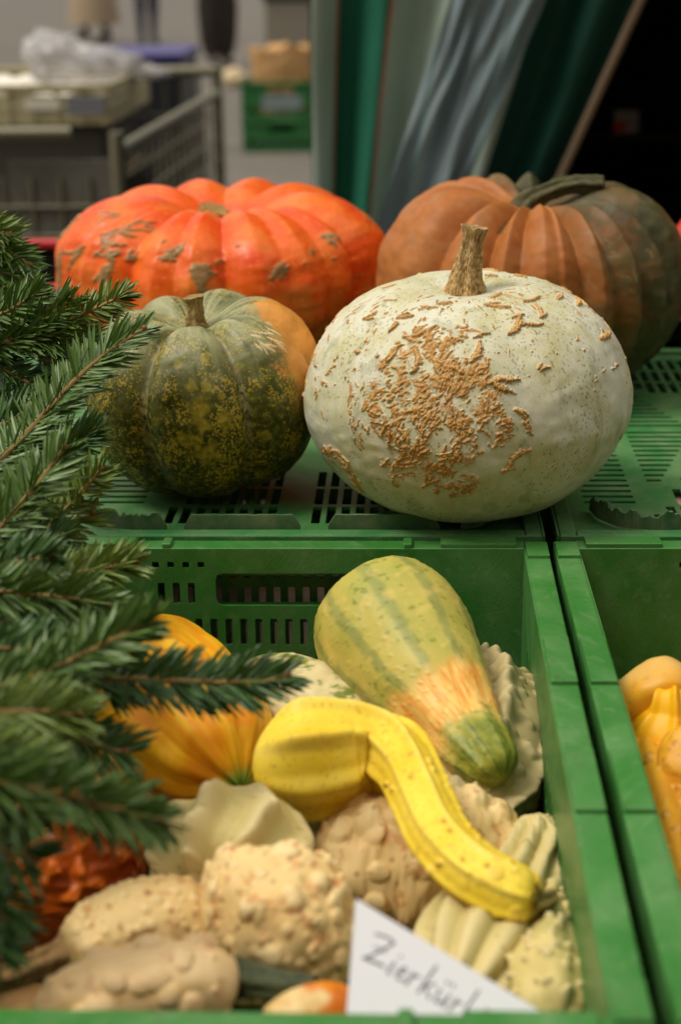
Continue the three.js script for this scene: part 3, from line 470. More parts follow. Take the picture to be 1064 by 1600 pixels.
// the boxes behind the shelf
{
  const t = thing('red_crate', 'red edged dark crate behind the flat orange pumpkin', 'crate');
  const dark = M({ color: C(18, 16, 16), roughness: 0.6 }), red = M({ color: C(196, 40, 44), roughness: 0.5 });
  const a = atY(20, 440, RIM), x0 = a.x - 0.2, x1 = a.x + 0.3, z1 = a.z, z0 = a.z - 0.38, y0 = TABLE, y1 = RIM - 0.02;
  part('wall', box(x0, x1, y0, y1, z1 - 0.01, z1, 0.002), dark, t); part('wall', box(x0, x1, y0, y1, z0, z0 + 0.01, 0.002), dark, t);
  part('wall', box(x0, x0 + 0.01, y0, y1, z0 + 0.0102, z1 - 0.0102), dark, t); part('wall', box(x1 - 0.01, x1, y0, y1, z0 + 0.0102, z1 - 0.0102), dark, t); part('floor', box(x0 + 0.0102, x1 - 0.0102, y0, y0 + 0.008, z0 + 0.0102, z1 - 0.0102), dark, t);
  for (const [a0, a1] of [[z1 - 0.018, z1 + 0.008], [z0 - 0.008, z0 + 0.018]]) part('rim', box(x0 - 0.008, x1 + 0.008, y1 + 0.0002, y1 + 0.014, a0, a1, 0.004), red, t);
  settle(t);
}

// ------------------------------------------------------------------ gourds
// knots: [pixel x, pixel y, height above ground, radius in metres]; the body is swept along them as one skin
function sweep({ knots, NU = 120, NV = 170, form, colour, twist = 0 }) {
  const P = knots.map(([x, y, h]) => atY(x, y, h)), R = knots.map((k) => k[3]), crv = new THREE.CatmullRomCurve3(P, false, 'centripetal'), n = P.length - 1;
  const L = crv.getLength(), tAt = (s) => crv.getUtoTmapping(s), pos = [], col = [], idx = [], uv = [];
  let T = crv.getTangent(0), N = V(0, 1, 0).addScaledVector(T, -T.y).normalize();
  crv.arcLengthDivisions = 400; const lens = crv.getLengths(400), sk = P.map((_, i) => { const x = i / n * 400, a = Math.floor(x); return (a >= 400 ? lens[400] : lerp(lens[a], lens[a + 1], x - a)) / lens[400]; });
  const r2 = R.map((r) => r * r), mk = r2.map((_, i) => (i === 0 ? (r2[1] - r2[0]) / (sk[1] - sk[0]) : i === n ? (r2[n] - r2[n - 1]) / (sk[n] - sk[n - 1]) : (r2[i + 1] - r2[i - 1]) / (sk[i + 1] - sk[i - 1])));
  const cat = (s) => { let i = 0; while (i < n - 1 && s > sk[i + 1]) i++; const h = sk[i + 1] - sk[i], f = (s - sk[i]) / h, f2 = f * f, f3 = f2 * f; return Math.sqrt(Math.max(0, (2 * f3 - 3 * f2 + 1) * r2[i] + (f3 - 2 * f2 + f) * h * mk[i] + (3 * f2 - 2 * f3) * r2[i + 1] + (f3 - f2) * h * mk[i + 1])); };
  const frames = [];
  for (let j = 0; j <= NV; j++) { const s = (1 - Math.cos(Math.PI * j / NV)) / 2 * 0.85 + 0.15 * j / NV, t = tAt(s), c = crv.getPoint(t), tn = crv.getTangent(t).normalize(); N = N.clone().addScaledVector(tn, -N.dot(tn)).normalize(); frames.push({ s, c, tn, N, B: tn.clone().cross(N), r: j === 0 || j === NV ? 1e-5 : Math.max(1e-5, cat(s)) }); }
  const w = V(0, 0, 0);
  for (let j = 0; j <= NV; j++) for (let i = 0; i <= NU; i++) {
    const F = frames[j], a = (i % NU) / NU * 2 * Math.PI + twist * F.s; w.copy(F.N).multiplyScalar(Math.cos(a)).addScaledVector(F.B, Math.sin(a));
    const x = F.c.x + w.x * F.r, y = F.c.y + w.y * F.r, z = F.c.z + w.z * F.r, e = smooth(0, 0.006, F.r);
    const h = form ? form((i % NU) / NU * 2 * Math.PI, F.s, x, y, z, F.r) : [0, 0]; const hh = h[0] * e;
    pos.push(x + w.x * hh, y + w.y * hh, z + w.z * hh); uv.push(i / NU, F.s); const cc = colour((i % NU) / NU * 2 * Math.PI, F.s, x, y, z, h[1]); col.push(cc[0], cc[1], cc[2]);
    if (i < NU && j < NV) { const A = j * (NU + 1) + i, Bq = A + 1, D = A + NU + 1, E = D + 1; idx.push(A, Bq, D, Bq, E, D); }
  }
  const g = new THREE.BufferGeometry(); g.setAttribute('position', new THREE.Float32BufferAttribute(pos, 3)); g.setAttribute('uv', new THREE.Float32BufferAttribute(uv, 2)); g.setAttribute('color', new THREE.Float32BufferAttribute(col, 3)); g.setIndex(idx); g.computeVertexNormals();
  const nn = g.attributes.normal; for (let j = 0; j <= NV; j++) { const a = j * (NU + 1), b = a + NU, x = nn.getX(a) + nn.getX(b), y = nn.getY(a) + nn.getY(b), z = nn.getZ(a) + nn.getZ(b), l = Math.hypot(x, y, z) || 1; nn.setXYZ(a, x / l, y / l, z / l); nn.setXYZ(b, x / l, y / l, z / l); }
  g.userData.ends = [P[0], P[n]]; return g;
}
const gourdMat = MP({ vertexColors: true, roughness: 0.42, specularIntensity: 0.5 });
const gourdDull = MP({ vertexColors: true, roughness: 0.5, specularIntensity: 0.5 });
const ribF = (a, n, sharp) => Math.pow(Math.abs(Math.cos(a * n / 2)), sharp);
function warts(x, y, z, f, cut, soft = 0.25) { // rounded knobs: height 0..1
  const n = noise(x * f, y * f, z * f); return smooth(cut, cut + soft, n);
}
function knobs(x, y, z, cell, r0 = 0.36) { // separate rounded warts of uneven size: height 0..1
  const X = x / cell, Y = y / cell, Z = z / cell, xi = Math.floor(X), yi = Math.floor(Y), zi = Math.floor(Z); let best = 0;
  for (let i = -1; i <= 1; i++) for (let j = -1; j <= 1; j++) for (let k = -1; k <= 1; k++) {
    let h = Math.imul(xi + i, 374761393) ^ Math.imul(yi + j, 668265263) ^ Math.imul(zi + k, 2147483629); h = Math.imul(h ^ (h >>> 13), 1274126177); h ^= h >>> 16;
    const a = (h & 255) / 255, b = ((h >>> 8) & 255) / 255, c = ((h >>> 16) & 255) / 255, r = r0 * (0.6 + 1.1 * ((h >>> 24) & 255) / 255), d = Math.hypot(X - xi - i - a, Y - yi - j - b, Z - zi - k - c) / r;
    if (d < 1) best = Math.max(best, Math.sqrt(1 - d * d) * r / (r0 * 1.7));
  }
  return best;
}
function gourd(label, opt, group) {
  const t = thing('ornamental_gourd', label, 'gourd', group);
  part('skin', sweep(opt), opt.mat || gourdMat, t);
  if (opt.stem) { const [pts, r0, r1, c1, c2] = opt.stem; const P = pts.map(([x, y, h]) => atY(x, y, h)); part('stem', stemMesh(P, (s) => lerp(r0, r1, s) * (1 + 0.6 * Math.pow(1 - s, 6)), 40, 5, 0.14, pts[0][0]), M({ map: stemMap(c1, c2, pts[0][1]), roughness: 0.8 }), t); }
  return settle(t);
}
const G1 = 'ornamental gourds in the crate with the card', G2 = 'deep yellow gourds in the neighbouring crate';
// pear-shaped green and yellow gourd
gourd('pear shaped yellow green striped gourd with an orange band on its neck', {
  knots: [[548, 905, 0.85, 0], [570, 935, 0.838, 0.042], [612, 990, 0.825, 0.0545], [665, 1065, 0.812, 0.0445], [715, 1130, 0.802, 0.0292], [752, 1178, 0.796, 0.0222], [772, 1203, 0.792, 0.0172], [784, 1220, 0.788, 0]],
  NU: 220, NV: 260,
  form: (a, s, x, y, z) => [0.0006 * Math.cos(a * 10) * smooth(0.2, 0.9, s) + 0.0004 * warts(x, y, z, 130, 0.5) + 0.0012 * fbm(x * 25, y * 25, z * 25, 2), 0],
  colour: (a, s, x, y, z) => {
    const w = fbm(x * 22, y * 22, z * 22, 3), f = fbm(x * 90, y * 90, z * 90, 3), st = Math.cos(a * 9 + 0.8 * w + 0.3);
    let c = mix3(S(188, 174, 84), S(164, 162, 74), clamp(0.5 + w)); c = mix3(c, S(126, 136, 76), smooth(0.35, 0.95, Math.cos(a * 10 + 0.35 * w) + 0.35 * f) * 0.66);
    c = mix3(c, S(120, 126, 44), smooth(0.3, 0.52, f + 0.28 * w) * 0.75); c = mix3(c, S(212, 186, 100), smooth(0.1, 0.5, fbm(x * 45 + 3, y * 45, z * 45, 3)) * 0.45);
    const ob = smooth(0.60, 0.68, s + 0.06 * w + 0.02 * f) * smooth(0.86, 0.8, s + 0.06 * w + 0.03 * f); c = mix3(c, mix3(S(232, 190, 104), S(224, 150, 58), clamp(0.3 + 1.5 * fbm(Math.cos(a) * 7, Math.sin(a) * 7, s * 9, 3))), ob);
    const gb = smooth(0.84, 0.89, s + 0.06 * w); c = mix3(c, mix3(mix3(S(146, 146, 56), S(118, 128, 48), clamp(0.5 + 1.5 * f)), S(82, 100, 40), 0.75 * smooth(0.72, 1, Math.cos(a * 10) + 0.25 * f)), gb); return c;
  },
}, G1);
// crookneck
gourd('smooth yellow crookneck gourd with ridges and a long bent neck', {
  knots: [[414, 1186, 0.818, 0], [431, 1188, 0.819, 0.0265], [474, 1186, 0.821, 0.0338], [520, 1180, 0.823, 0.0325], [562, 1172, 0.825, 0.027], [602, 1174, 0.826, 0.0218], [636, 1204, 0.825, 0.0193], [660, 1252, 0.822, 0.0184], [690, 1314, 0.817, 0.0178], [738, 1364, 0.812, 0.0178], [786, 1391, 0.808, 0.0172], [814, 1402, 0.806, 0.0156], [834, 1408, 0.805, 0.0105], [846, 1411, 0.805, 0]],
  NU: 180, NV: 320,
  form: (a, s, x, y, z) => { const k = lerp(1, 0.34, smooth(0.25, 0.5, s)), rb = Math.pow(0.5 + 0.5 * Math.cos(a * 7 + 0.6), 3.4), w = Math.max(warts(x, y, z, 75, 0.66, 0.2), knobs(x, y, z, 0.012, 0.3) * smooth(0.8, 0.95, s)) * smooth(0.25, 0.5, s); return [0.0062 * rb * k * smooth(0.01, 0.12, s) - 0.0015 + 0.002 * w, w]; },
  colour: (a, s, x, y, z, h) => { const w = fbm(x * 20, y * 20, z * 20, 3), f = fbm(x * 110, y * 110, z * 110, 2), rb = Math.pow(0.5 + 0.5 * Math.cos(a * 6 + 0.6), 8); let c = mix3(S(232, 194, 38), S(242, 214, 76), clamp(0.5 + 0.9 * w)); c = mix3(c, S(196, 176, 60), smooth(0.3, 0.42, fbm(x * 60 + 2, y * 60, z * 60, 3)) * 0.35); c = mix3(c, S(172, 120, 60), smooth(0.66, 0.8, noise(x * 170, y * 170, z * 170)) * 0.45); c = mix3(c, S(244, 222, 120), rb * 0.35); c = mix3(c, S(214, 170, 60), smooth(0.25, 0.5, f) * 0.4); c = mix3(c, S(206, 158, 92), h * 0.5); c = mix3(c, S(150, 128, 44), smooth(0.97, 1, s) * 0.8); return c; },
  stem: [[[832, 1405, 0.806], [848, 1407, 0.805], [864, 1402, 0.804]], 0.0065, 0.0045, S(96, 84, 40), S(150, 130, 72)],
}, G1);
// orange yellow round gourd beneath the fir
gourd('round golden orange gourd half hidden under the fir bough', {
  knots: [[200, 1020, 0.81, 0], [216, 1036, 0.808, 0.04], [255, 1085, 0.80, 0.052], [305, 1140, 0.79, 0.052], [345, 1195, 0.782, 0.038], [368, 1222, 0.778, 0.014], [376, 1232, 0.776, 0]], NU: 140, NV: 140,
  form: (a, s, x, y, z) => [0.0012 * Math.cos(a * 10) + 0.002 * fbm(x * 20, y * 20, z * 20, 2), 0],
  colour: (a, s, x, y, z) => { const w = fbm(x * 16, y * 16, z * 16, 3), st = noise(Math.cos(a) * 6, Math.sin(a) * 6, s * 1.5 + w); let c = mix3(S(234, 152, 18), S(242, 188, 34), clamp(0.55 + 0.8 * st + 0.4 * w)); c = mix3(c, S(214, 116, 16), smooth(0.2, 0.6, -w) * 0.5); c = mix3(c, S(122, 148, 50), smooth(0.95, 0.985, s)); return c; },
}, G1);
// cream gourd behind
gourd('cream gourd flecked with green lying behind the yellow crookneck', {
  knots: [[385, 1085, 0.775, 0], [400, 1090, 0.776, 0.03], [450, 1110, 0.778, 0.04], [520, 1140, 0.774, 0.038], [575, 1165, 0.77, 0.026], [600, 1175, 0.768, 0]],
  form: (a, s, x, y, z) => [0.002 * fbm(x * 30, y * 30, z * 30, 3), 0],
  colour: (a, s, x, y, z) => { const w = fbm(x * 40, y * 40, z * 40, 4), f = fbm(x * 120, y * 120, z * 120, 2); let c = mix3(S(222, 206, 158), S(200, 184, 128), clamp(0.5 + w)); return mix3(c, S(122, 134, 62), smooth(0.15, 0.45, w + 0.4 * f + 0.25 * Math.cos(a * 5))); },
}, G1);
const ivory = (g = 0) => (a, s, x, y, z, h) => { const w = fbm(x * 18 + g, y * 18, z * 18, 3), f = fbm(x * 90, y * 90, z * 90, 2); let c = mix3(S(212, 194, 130), S(192, 174, 108), clamp(0.5 + 0.9 * w)); c = mix3(c, S(172, 162, 96), smooth(0.05, 0.4, noise(x * 12, y * 12, z * 12 + g)) * 0.5); c = mix3(c, S(224, 206, 160), clamp(h) * 0.5); return mix3(c, S(150, 116, 66), smooth(0.3, 0.52, f) * 0.4); };
const beige = (g = 0) => (a, s, x, y, z, h) => { const w = fbm(x * 18 + g, y * 18, z * 18, 3), f = fbm(x * 70, y * 70, z * 70, 3); let c = mix3(S(230, 202, 142), S(218, 182, 118), clamp(0.5 + 0.9 * w)); c = mix3(c, S(240, 220, 170), clamp(h) * 0.6); c = mix3(c, S(188, 122, 66), smooth(0.22, 0.42, f + 0.2 * w) * 0.6); c = mix3(c, S(132, 88, 50), smooth(0.74, 0.86, noise(x * 95, y * 95, z * 95 + g)) * 0.6); return c; };
// winged ivory gourd
gourd('ivory winged gourd with folded flaps below the golden gourd', {
  knots: [[392, 1262, 0.80, 0], [388, 1272, 0.799, 0.02], [379, 1306, 0.795, 0.039], [368, 1344, 0.79, 0.0465], [358, 1382, 0.786, 0.043], [352, 1410, 0.782, 0.026], [348, 1424, 0.78, 0]], NU: 220, NV: 200, mat: gourdDull,
  form: (a, s, x, y, z) => { const b = a + 0.5 * Math.sin(s * 3), big = Math.pow(0.5 + 0.5 * Math.cos(b * 2 - 1.2), 0.7), rb = Math.pow(0.5 + 0.5 * Math.cos(b * 9), 2.2), e = noise(x * 50, y * 50, z * 50); return [0.0105 * rb * (0.45 + 0.8 * big) * (1 + 0.3 * e) * smooth(0.05, 0.5, s) - 0.002 + 0.0012 * fbm(x * 60, y * 60, z * 60, 2), rb]; },
  colour: ivory(3),
}, G1);
// lumpy beige gourd in the middle front
gourd('lumpy beige gourd covered in rounded warts beside the card', {
  knots: [[312, 1440, 0.80, 0], [328, 1438, 0.80, 0.022], [380, 1432, 0.80, 0.036], [440, 1448, 0.797, 0.042], [500, 1470, 0.79, 0.037], [540, 1480, 0.786, 0.022], [556, 1484, 0.784, 0]], NU: 190, NV: 190, mat: gourdDull,
  form: (a, s, x, y, z) => { const w1 = warts(x, y, z, 48, -0.4, 1.3), w2 = warts(x + 3, y, z, 110, 0.0, 0.9); const q = knobs(x, y, z, 0.0135), q2 = knobs(x + 3, y, z, 0.007); return [0.0048 * q + 0.0016 * q2 + 0.004 * fbm(x * 24, y * 24, z * 24, 2), 0.8 * q + 0.5 * q2]; }, colour: beige(1),
}, G1);
gourd('long finely pimpled beige gourd with a stout brown stem', {
  knots: [[92, 1500, 0.788, 0], [112, 1494, 0.788, 0.016], [165, 1476, 0.788, 0.026], [230, 1462, 0.788, 0.03], [290, 1452, 0.786, 0.028], [330, 1450, 0.784, 0.017], [345, 1450, 0.783, 0]], NU: 190, NV: 200, mat: gourdDull,
  form: (a, s, x, y, z) => { const w2 = knobs(x + 7, y, z, 0.0062); return [0.0017 * w2 + 0.002 * fbm(x * 30, y * 30, z * 30, 2), w2]; },
  colour: (a, s, x, y, z, h) => mix3(beige(7)(a, s, x, y, z, h * 0.6), S(116, 98, 52), smooth(0.14, 0.0, s)),
  stem: [[[108, 1496, 0.788], [70, 1506, 0.79], [20, 1522, 0.792], [-40, 1540, 0.79]], 0.0078, 0.0065, S(92, 68, 34), S(150, 116, 66)],
}, G1);
gourd('pinkish warty gourd with a thick dark green stem', {
  knots: [[52, 1582, 0.806, 0], [85, 1574, 0.806, 0.013], [160, 1556, 0.808, 0.0195], [240, 1544, 0.808, 0.021], [310, 1536, 0.806, 0.0195], [352, 1536, 0.802, 0.0145], [368, 1538, 0.80, 0]], NU: 160, NV: 180, mat: gourdDull,
  form: (a, s, x, y, z) => { const w2 = knobs(x + 1, y, z, 0.016); return [0.005 * w2 + 0.002 * fbm(x * 30, y * 30, z * 30, 2), w2]; },
  colour: (a, s, x, y, z, h) => { const w = fbm(x * 20, y * 20, z * 20, 3); let c = mix3(S(240, 208, 156), S(232, 190, 134), clamp(0.5 + w)); c = mix3(c, S(196, 134, 84), smooth(0.2, 0.4, fbm(x * 60, y * 60, z * 60, 3)) * 0.45); c = mix3(c, S(230, 192, 104), smooth(0.75, 1.0, Math.cos(a * 6) + 0.3 * w) * 0.4); c = mix3(c, S(236, 206, 160), h * 0.5); return mix3(c, S(148, 152, 62), smooth(0.95, 0.99, s)); },
  stem: [[[352, 1532, 0.798], [372, 1528, 0.802], [405, 1534, 0.806], [450, 1543, 0.808], [494, 1546, 0.808]], 0.0085, 0.0066, S(40, 48, 28), S(78, 84, 50)],
}, G1);
gourd('small orange and cream gourd wedged against the front rim', {
  knots: [[415, 1606, 0.80, 0], [425, 1603, 0.80, 0.01], [470, 1597, 0.80, 0.0165], [520, 1594, 0.798, 0.018], [560, 1602, 0.794, 0.012], [575, 1606, 0.79, 0]], NU: 60, NV: 70,
  colour: (a, s, x, y, z) => mix3(mix3(S(226, 198, 140), S(206, 170, 106), clamp(0.5 + fbm(x * 90, y * 90, z * 90, 3))), mix3(S(222, 132, 30), S(196, 100, 22), clamp(0.5 + fbm(x * 60, y * 90, z * 60, 3))), smooth(0.3, 0.5, s + 0.3 * fbm(x * 60, y * 60, z * 60, 3) + 0.06 * Math.cos(a * 8))),
}, G1);
// large beige gourd behind the crook
gourd('big pale brown gourd with wrinkled folds under the bent yellow neck', {
  knots: [[500, 1375, 0.765, 0], [520, 1368, 0.768, 0.024], [575, 1354, 0.766, 0.043], [650, 1352, 0.76, 0.049], [730, 1354, 0.752, 0.045], [790, 1352, 0.742, 0.029], [812, 1352, 0.74, 0]], NU: 190, NV: 200, mat: gourdDull,
  form: (a, s, x, y, z) => { const w2 = knobs(x + 5, y, z, 0.018), wr = fbm(x * 80, y * 24, z * 34, 2); return [0.005 * w2 + 0.0022 * wr + 0.0045 * fbm(x * 22, y * 22, z * 22, 2), 0.6 * w2 + 0.3 * wr]; }, colour: beige(11),
}, G1);
// knobbly gourd behind the pear's neck
gourd('grey beige knobbly winged gourd behind the pear shaped gourd', {
  knots: [[722, 1075, 0.765, 0], [735, 1085, 0.765, 0.026], [762, 1120, 0.765, 0.042], [772, 1175, 0.762, 0.044], [758, 1232, 0.762, 0.034], [738, 1268, 0.762, 0.022], [728, 1285, 0.76, 0]], NU: 190, NV: 200, mat: gourdDull,
  form: (a, s, x, y, z) => { const rb = Math.pow(0.5 + 0.5 * Math.cos(a * 6 + 1), 5), w2 = warts(x + 5, y, z, 70, 0.0, 0.8); return [0.0095 * rb * (1 + 0.6 * noise(x * 45, y * 45, z * 45)) + 0.003 * w2, 0.5 * rb + 0.4 * w2]; },
  colour: (a, s, x, y, z, h) => { const w = fbm(x * 20, y * 20, z * 20, 3); let c = mix3(S(192, 174, 126), S(168, 150, 98), clamp(0.5 + w)); c = mix3(c, S(120, 122, 72), smooth(0.1, 0.5, fbm(x * 50, y * 50, z * 50, 2)) * 0.5); return mix3(c, S(214, 200, 160), h * 0.4); },
}, G1);
// fluted gourd with a pale knob by the rail
gourd('fluted cream gourd with a wrinkled pale knob by the crate rail', {
  knots: [[842, 1294, 0.772, 0], [842, 1302, 0.772, 0.016], [838, 1330, 0.77, 0.0235], [822, 1372, 0.766, 0.022], [800, 1420, 0.764, 0.027], [772, 1470, 0.764, 0.036], [745, 1520, 0.764, 0.037], [722, 1560, 0.762, 0.026], [712, 1578, 0.76, 0]], NU: 200, NV: 220, mat: gourdDull,
  form: (a, s, x, y, z) => { const rb = Math.pow(Math.abs(Math.cos(a * 6)), 1.2), w = fbm(x * 120, y * 60, z * 60, 2); return [0.0062 * rb * smooth(0.05, 0.3, s) + 0.0025 * w * smooth(0.5, 0.1, s) - 0.002, rb * 0.8]; }, colour: ivory(9),
}, G1);
gourd('slender cream gourd with pimples squeezed along the crate wall', {
  knots: [[862, 1398, 0.775, 0], [862, 1408, 0.776, 0.01], [858, 1440, 0.778, 0.014], [856, 1490, 0.78, 0.019], [862, 1540, 0.78, 0.0215], [872, 1580, 0.78, 0.017], [876, 1596, 0.78, 0]], NU: 120, NV: 150, mat: gourdDull,
  form: (a, s, x, y, z) => { const w2 = warts(x + 5, y, z, 95, 0.4, 0.4); return [0.003 * w2 + 0.0016 * Math.cos(a * 5), w2]; }, colour: ivory(15),
}, G1);
// dark orange knobbly gourd in the shade of the fir
gourd('dark reddish orange knobbly gourd in the shade of the fir', {
  knots: [[20, 1330, 0.785, 0], [38, 1335, 0.785, 0.034], [90, 1345, 0.78, 0.048], [150, 1345, 0.776, 0.046], [205, 1340, 0.774, 0.03], [228, 1338, 0.774, 0]], NU: 160, NV: 160,
  form: (a, s, x, y, z) => { const w = warts(x, y, z, 55, 0.05, 0.6), wr = fbm(x * 40, y * 110, z * 60, 2); return [0.005 * w + 0.0035 * wr, w]; },
  colour: (a, s, x, y, z, h) => { const w = fbm(x * 18, y * 18, z * 18, 3); return mix3(mix3(S(190, 88, 16), S(152, 62, 14), clamp(0.5 + w)), S(214, 112, 24), h * 0.5); },
}, G1);
// buried layer that fills the crate
for (const [x, z, y, r, lab, c1, c2] of [
  [-0.12, -0.80, 0.70, 0.05, 'buried tan gourd below the long pimpled gourd', S(190, 150, 100), S(160, 120, 76)], [0.0, -0.75, 0.705, 0.05, 'buried dull green gourd beneath the lumpy beige gourd', S(92, 100, 50), S(130, 128, 70)],
  [0.10, -0.78, 0.70, 0.05, 'buried pale gourd under the fluted cream gourd', S(196, 176, 124), S(170, 150, 100)], [-0.1, -0.93, 0.705, 0.05, 'buried orange gourd underneath the winged ivory gourd', S(204, 120, 30), S(180, 92, 24)],
  [0.02, -0.93, 0.712, 0.05, 'buried dark green gourd showing between crookneck and pale brown gourd', S(110, 106, 50), S(140, 130, 78)], [0.11, -1.0, 0.70, 0.045, 'buried grey gourd underneath the knobbly winged gourd', S(150, 140, 100), S(120, 110, 72)],
  [-0.12, -1.1, 0.71, 0.05, 'buried yellow gourd below the golden orange gourd', S(206, 160, 40), S(180, 130, 34)], [0.0, -1.12, 0.725, 0.055, 'buried cream gourd under the pear shaped gourd', S(204, 190, 140), S(178, 160, 104)], [0.105, -1.13, 0.70, 0.05, 'buried mottled gourd in the rear corner of the crate', S(140, 140, 80), S(110, 112, 60)]]) {
  const cx = X1 + x, k = (p) => { const v = p.clone().sub(camP).applyQuaternion(camera.quaternion.clone().invert()); return [IW / 2 - v.x / v.z * FPX, IH / 2 + v.y / v.z * FPX]; };
  const kn = [[-1, 0], [-0.9, 0.45], [-0.45, 0.9], [0.1, 1], [0.6, 0.8], [0.92, 0.4], [1, 0]].map(([s, q]) => { const yy = TABLE + 0.0052 + r + (y - 0.7) * 0.2, p = V(cx + s * r * 1.05, yy, z + 0.2 * s * r), e = k(p); return [e[0], e[1], yy, q * r]; });
  gourd(lab, { knots: kn, NU: 70, NV: 70, form: (a, s, X, Y, Z) => [0.002 * fbm(X * 40, Y * 40, Z * 40, 2), 0], colour: (a, s, X, Y, Z) => mix3(c1, c2, clamp(0.5 + fbm(X * 30, Y * 30, Z * 30, 3))) }, G1);
}
// ---- neighbouring crate
const amber = (g) => (a, s, x, y, z, h) => { const w = fbm(x * 18 + g, y * 18, z * 18, 3), f = fbm(x * 80, y * 80, z * 80, 3); let c = mix3(S(222, 164, 36), S(208, 144, 40), clamp(0.5 + w)); c = mix3(c, S(232, 190, 96), clamp(h) * 0.5); return mix3(c, S(158, 102, 44), smooth(0.32, 0.5, f) * 0.6); };
gourd('flat capped yellow gourd leaning on the crate wall', {
  knots: [[1000, 1060, 0.80, 0], [1004, 1068, 0.80, 0.04], [1012, 1090, 0.797, 0.052], [1020, 1118, 0.792, 0.05], [1024, 1130, 0.79, 0.035], [1030, 1155, 0.786, 0.03], [1034, 1178, 0.782, 0.016], [1036, 1186, 0.78, 0]].map((k) => [k[0] + 18, k[1] + 44, k[2] - 0.002, k[3] * 0.96]), NU: 150, NV: 150,
  form: (a, s, x, y, z) => [0.003 * Math.cos(a * 5) + 0.002 * fbm(x * 30, y * 30, z * 30, 2), 0], colour: (a, s, x, y, z, h) => mix3(S(214, 172, 92), amber(2)(a, s, x, y, z, h), smooth(0.25, 0.5, s + 0.1 * fbm(x * 30, y * 30, z * 30, 2))),
}, G2);
gourd('bright yellow fluted gourd standing on its flared base', {
  knots: [[1050, 1085, 0.83, 0], [1050, 1092, 0.828, 0.013], [1050, 1112, 0.82, 0.018], [1046, 1140, 0.808, 0.027], [1042, 1166, 0.796, 0.036], [1040, 1180, 0.788, 0.03], [1040, 1190, 0.784, 0]].map((k) => [k[0] + 2, k[1], k[2], k[3]]), NU: 150, NV: 150,
  form: (a, s, x, y, z) => [0.004 * Math.pow(0.5 + 0.5 * Math.cos(a * 7), 3), 0], colour: (a, s, x, y, z) => mix3(S(236, 178, 20), S(222, 154, 18), clamp(0.5 + fbm(x * 30, y * 30, z * 30, 3))),
}, G2);
gourd('round wrinkled amber gourd between the fluted and the long one', {
  knots: [[1020, 1215, 0.80, 0], [1028, 1216, 0.80, 0.024], [1060, 1220, 0.80, 0.034], [1105, 1225, 0.798, 0.04], [1150, 1230, 0.795, 0.026], [1165, 1232, 0.794, 0]], NU: 150, NV: 140,
  form: (a, s, x, y, z) => { const w = knobs(x, y, z, 0.02); return [0.003 * w + 0.0025 * fbm(x * 40, y * 100, z * 60, 2), w]; }, colour: amber(4),
}, G2);
gourd('long straight amber gourd lying along the crate rail', {
  knots: [[985, 1170, 0.80, 0], [988, 1185, 0.80, 0.013], [1000, 1230, 0.80, 0.017], [1016, 1290, 0.80, 0.0165], [1034, 1360, 0.80, 0.0165], [1056, 1440, 0.80, 0.018], [1078, 1510, 0.798, 0.02], [1090, 1545, 0.797, 0.012], [1094, 1556, 0.796, 0]].map((k) => [k[0] + 22, k[1], k[2], k[3]]), NU: 120, NV: 220,
  form: (a, s, x, y, z) => { const w = warts(x, y, z, 80, 0.4, 0.4); return [0.002 * w + 0.001 * Math.cos(a * 6), w]; }, colour: amber(6),
}, G2);
for (const [x, z, lab] of [[-0.12, -0.78, 'buried amber gourd under the long straight one'], [-0.11, -0.93, 'buried amber gourd under the round wrinkled one'], [-0.1, -1.08, 'buried amber gourd beneath the flat capped one'], [0.0, -0.85, 'buried amber gourd in the middle of the yellow crate'], [0.02, -1.02, 'buried amber gourd under the bright fluted one']]) {
  const cx = X1 + CW + GAP + x, r = 0.055, inv = camera.quaternion.clone().invert();
  const kn = [[-1, 0], [-0.9, 0.45], [-0.45, 0.9], [0.1, 1], [0.6, 0.8], [0.92, 0.4], [1, 0]].map(([s, q]) => { const yy = TABLE + 0.0052 + r + (x > -0.05 ? 0.01 : 0), p = V(cx + 0.3 * s * r, yy, z + s * r * 1.05), v = p.sub(camP).applyQuaternion(inv); return [IW / 2 - v.x / v.z * FPX, IH / 2 + v.y / v.z * FPX, yy, q * r]; });
  gourd(lab, { knots: kn, NU: 70, NV: 70, form: (a, s, X, Y, Z) => [0.003 * fbm(X * 40, Y * 40, Z * 40, 2), 0], colour: amber(x * 50) }, G2);
}

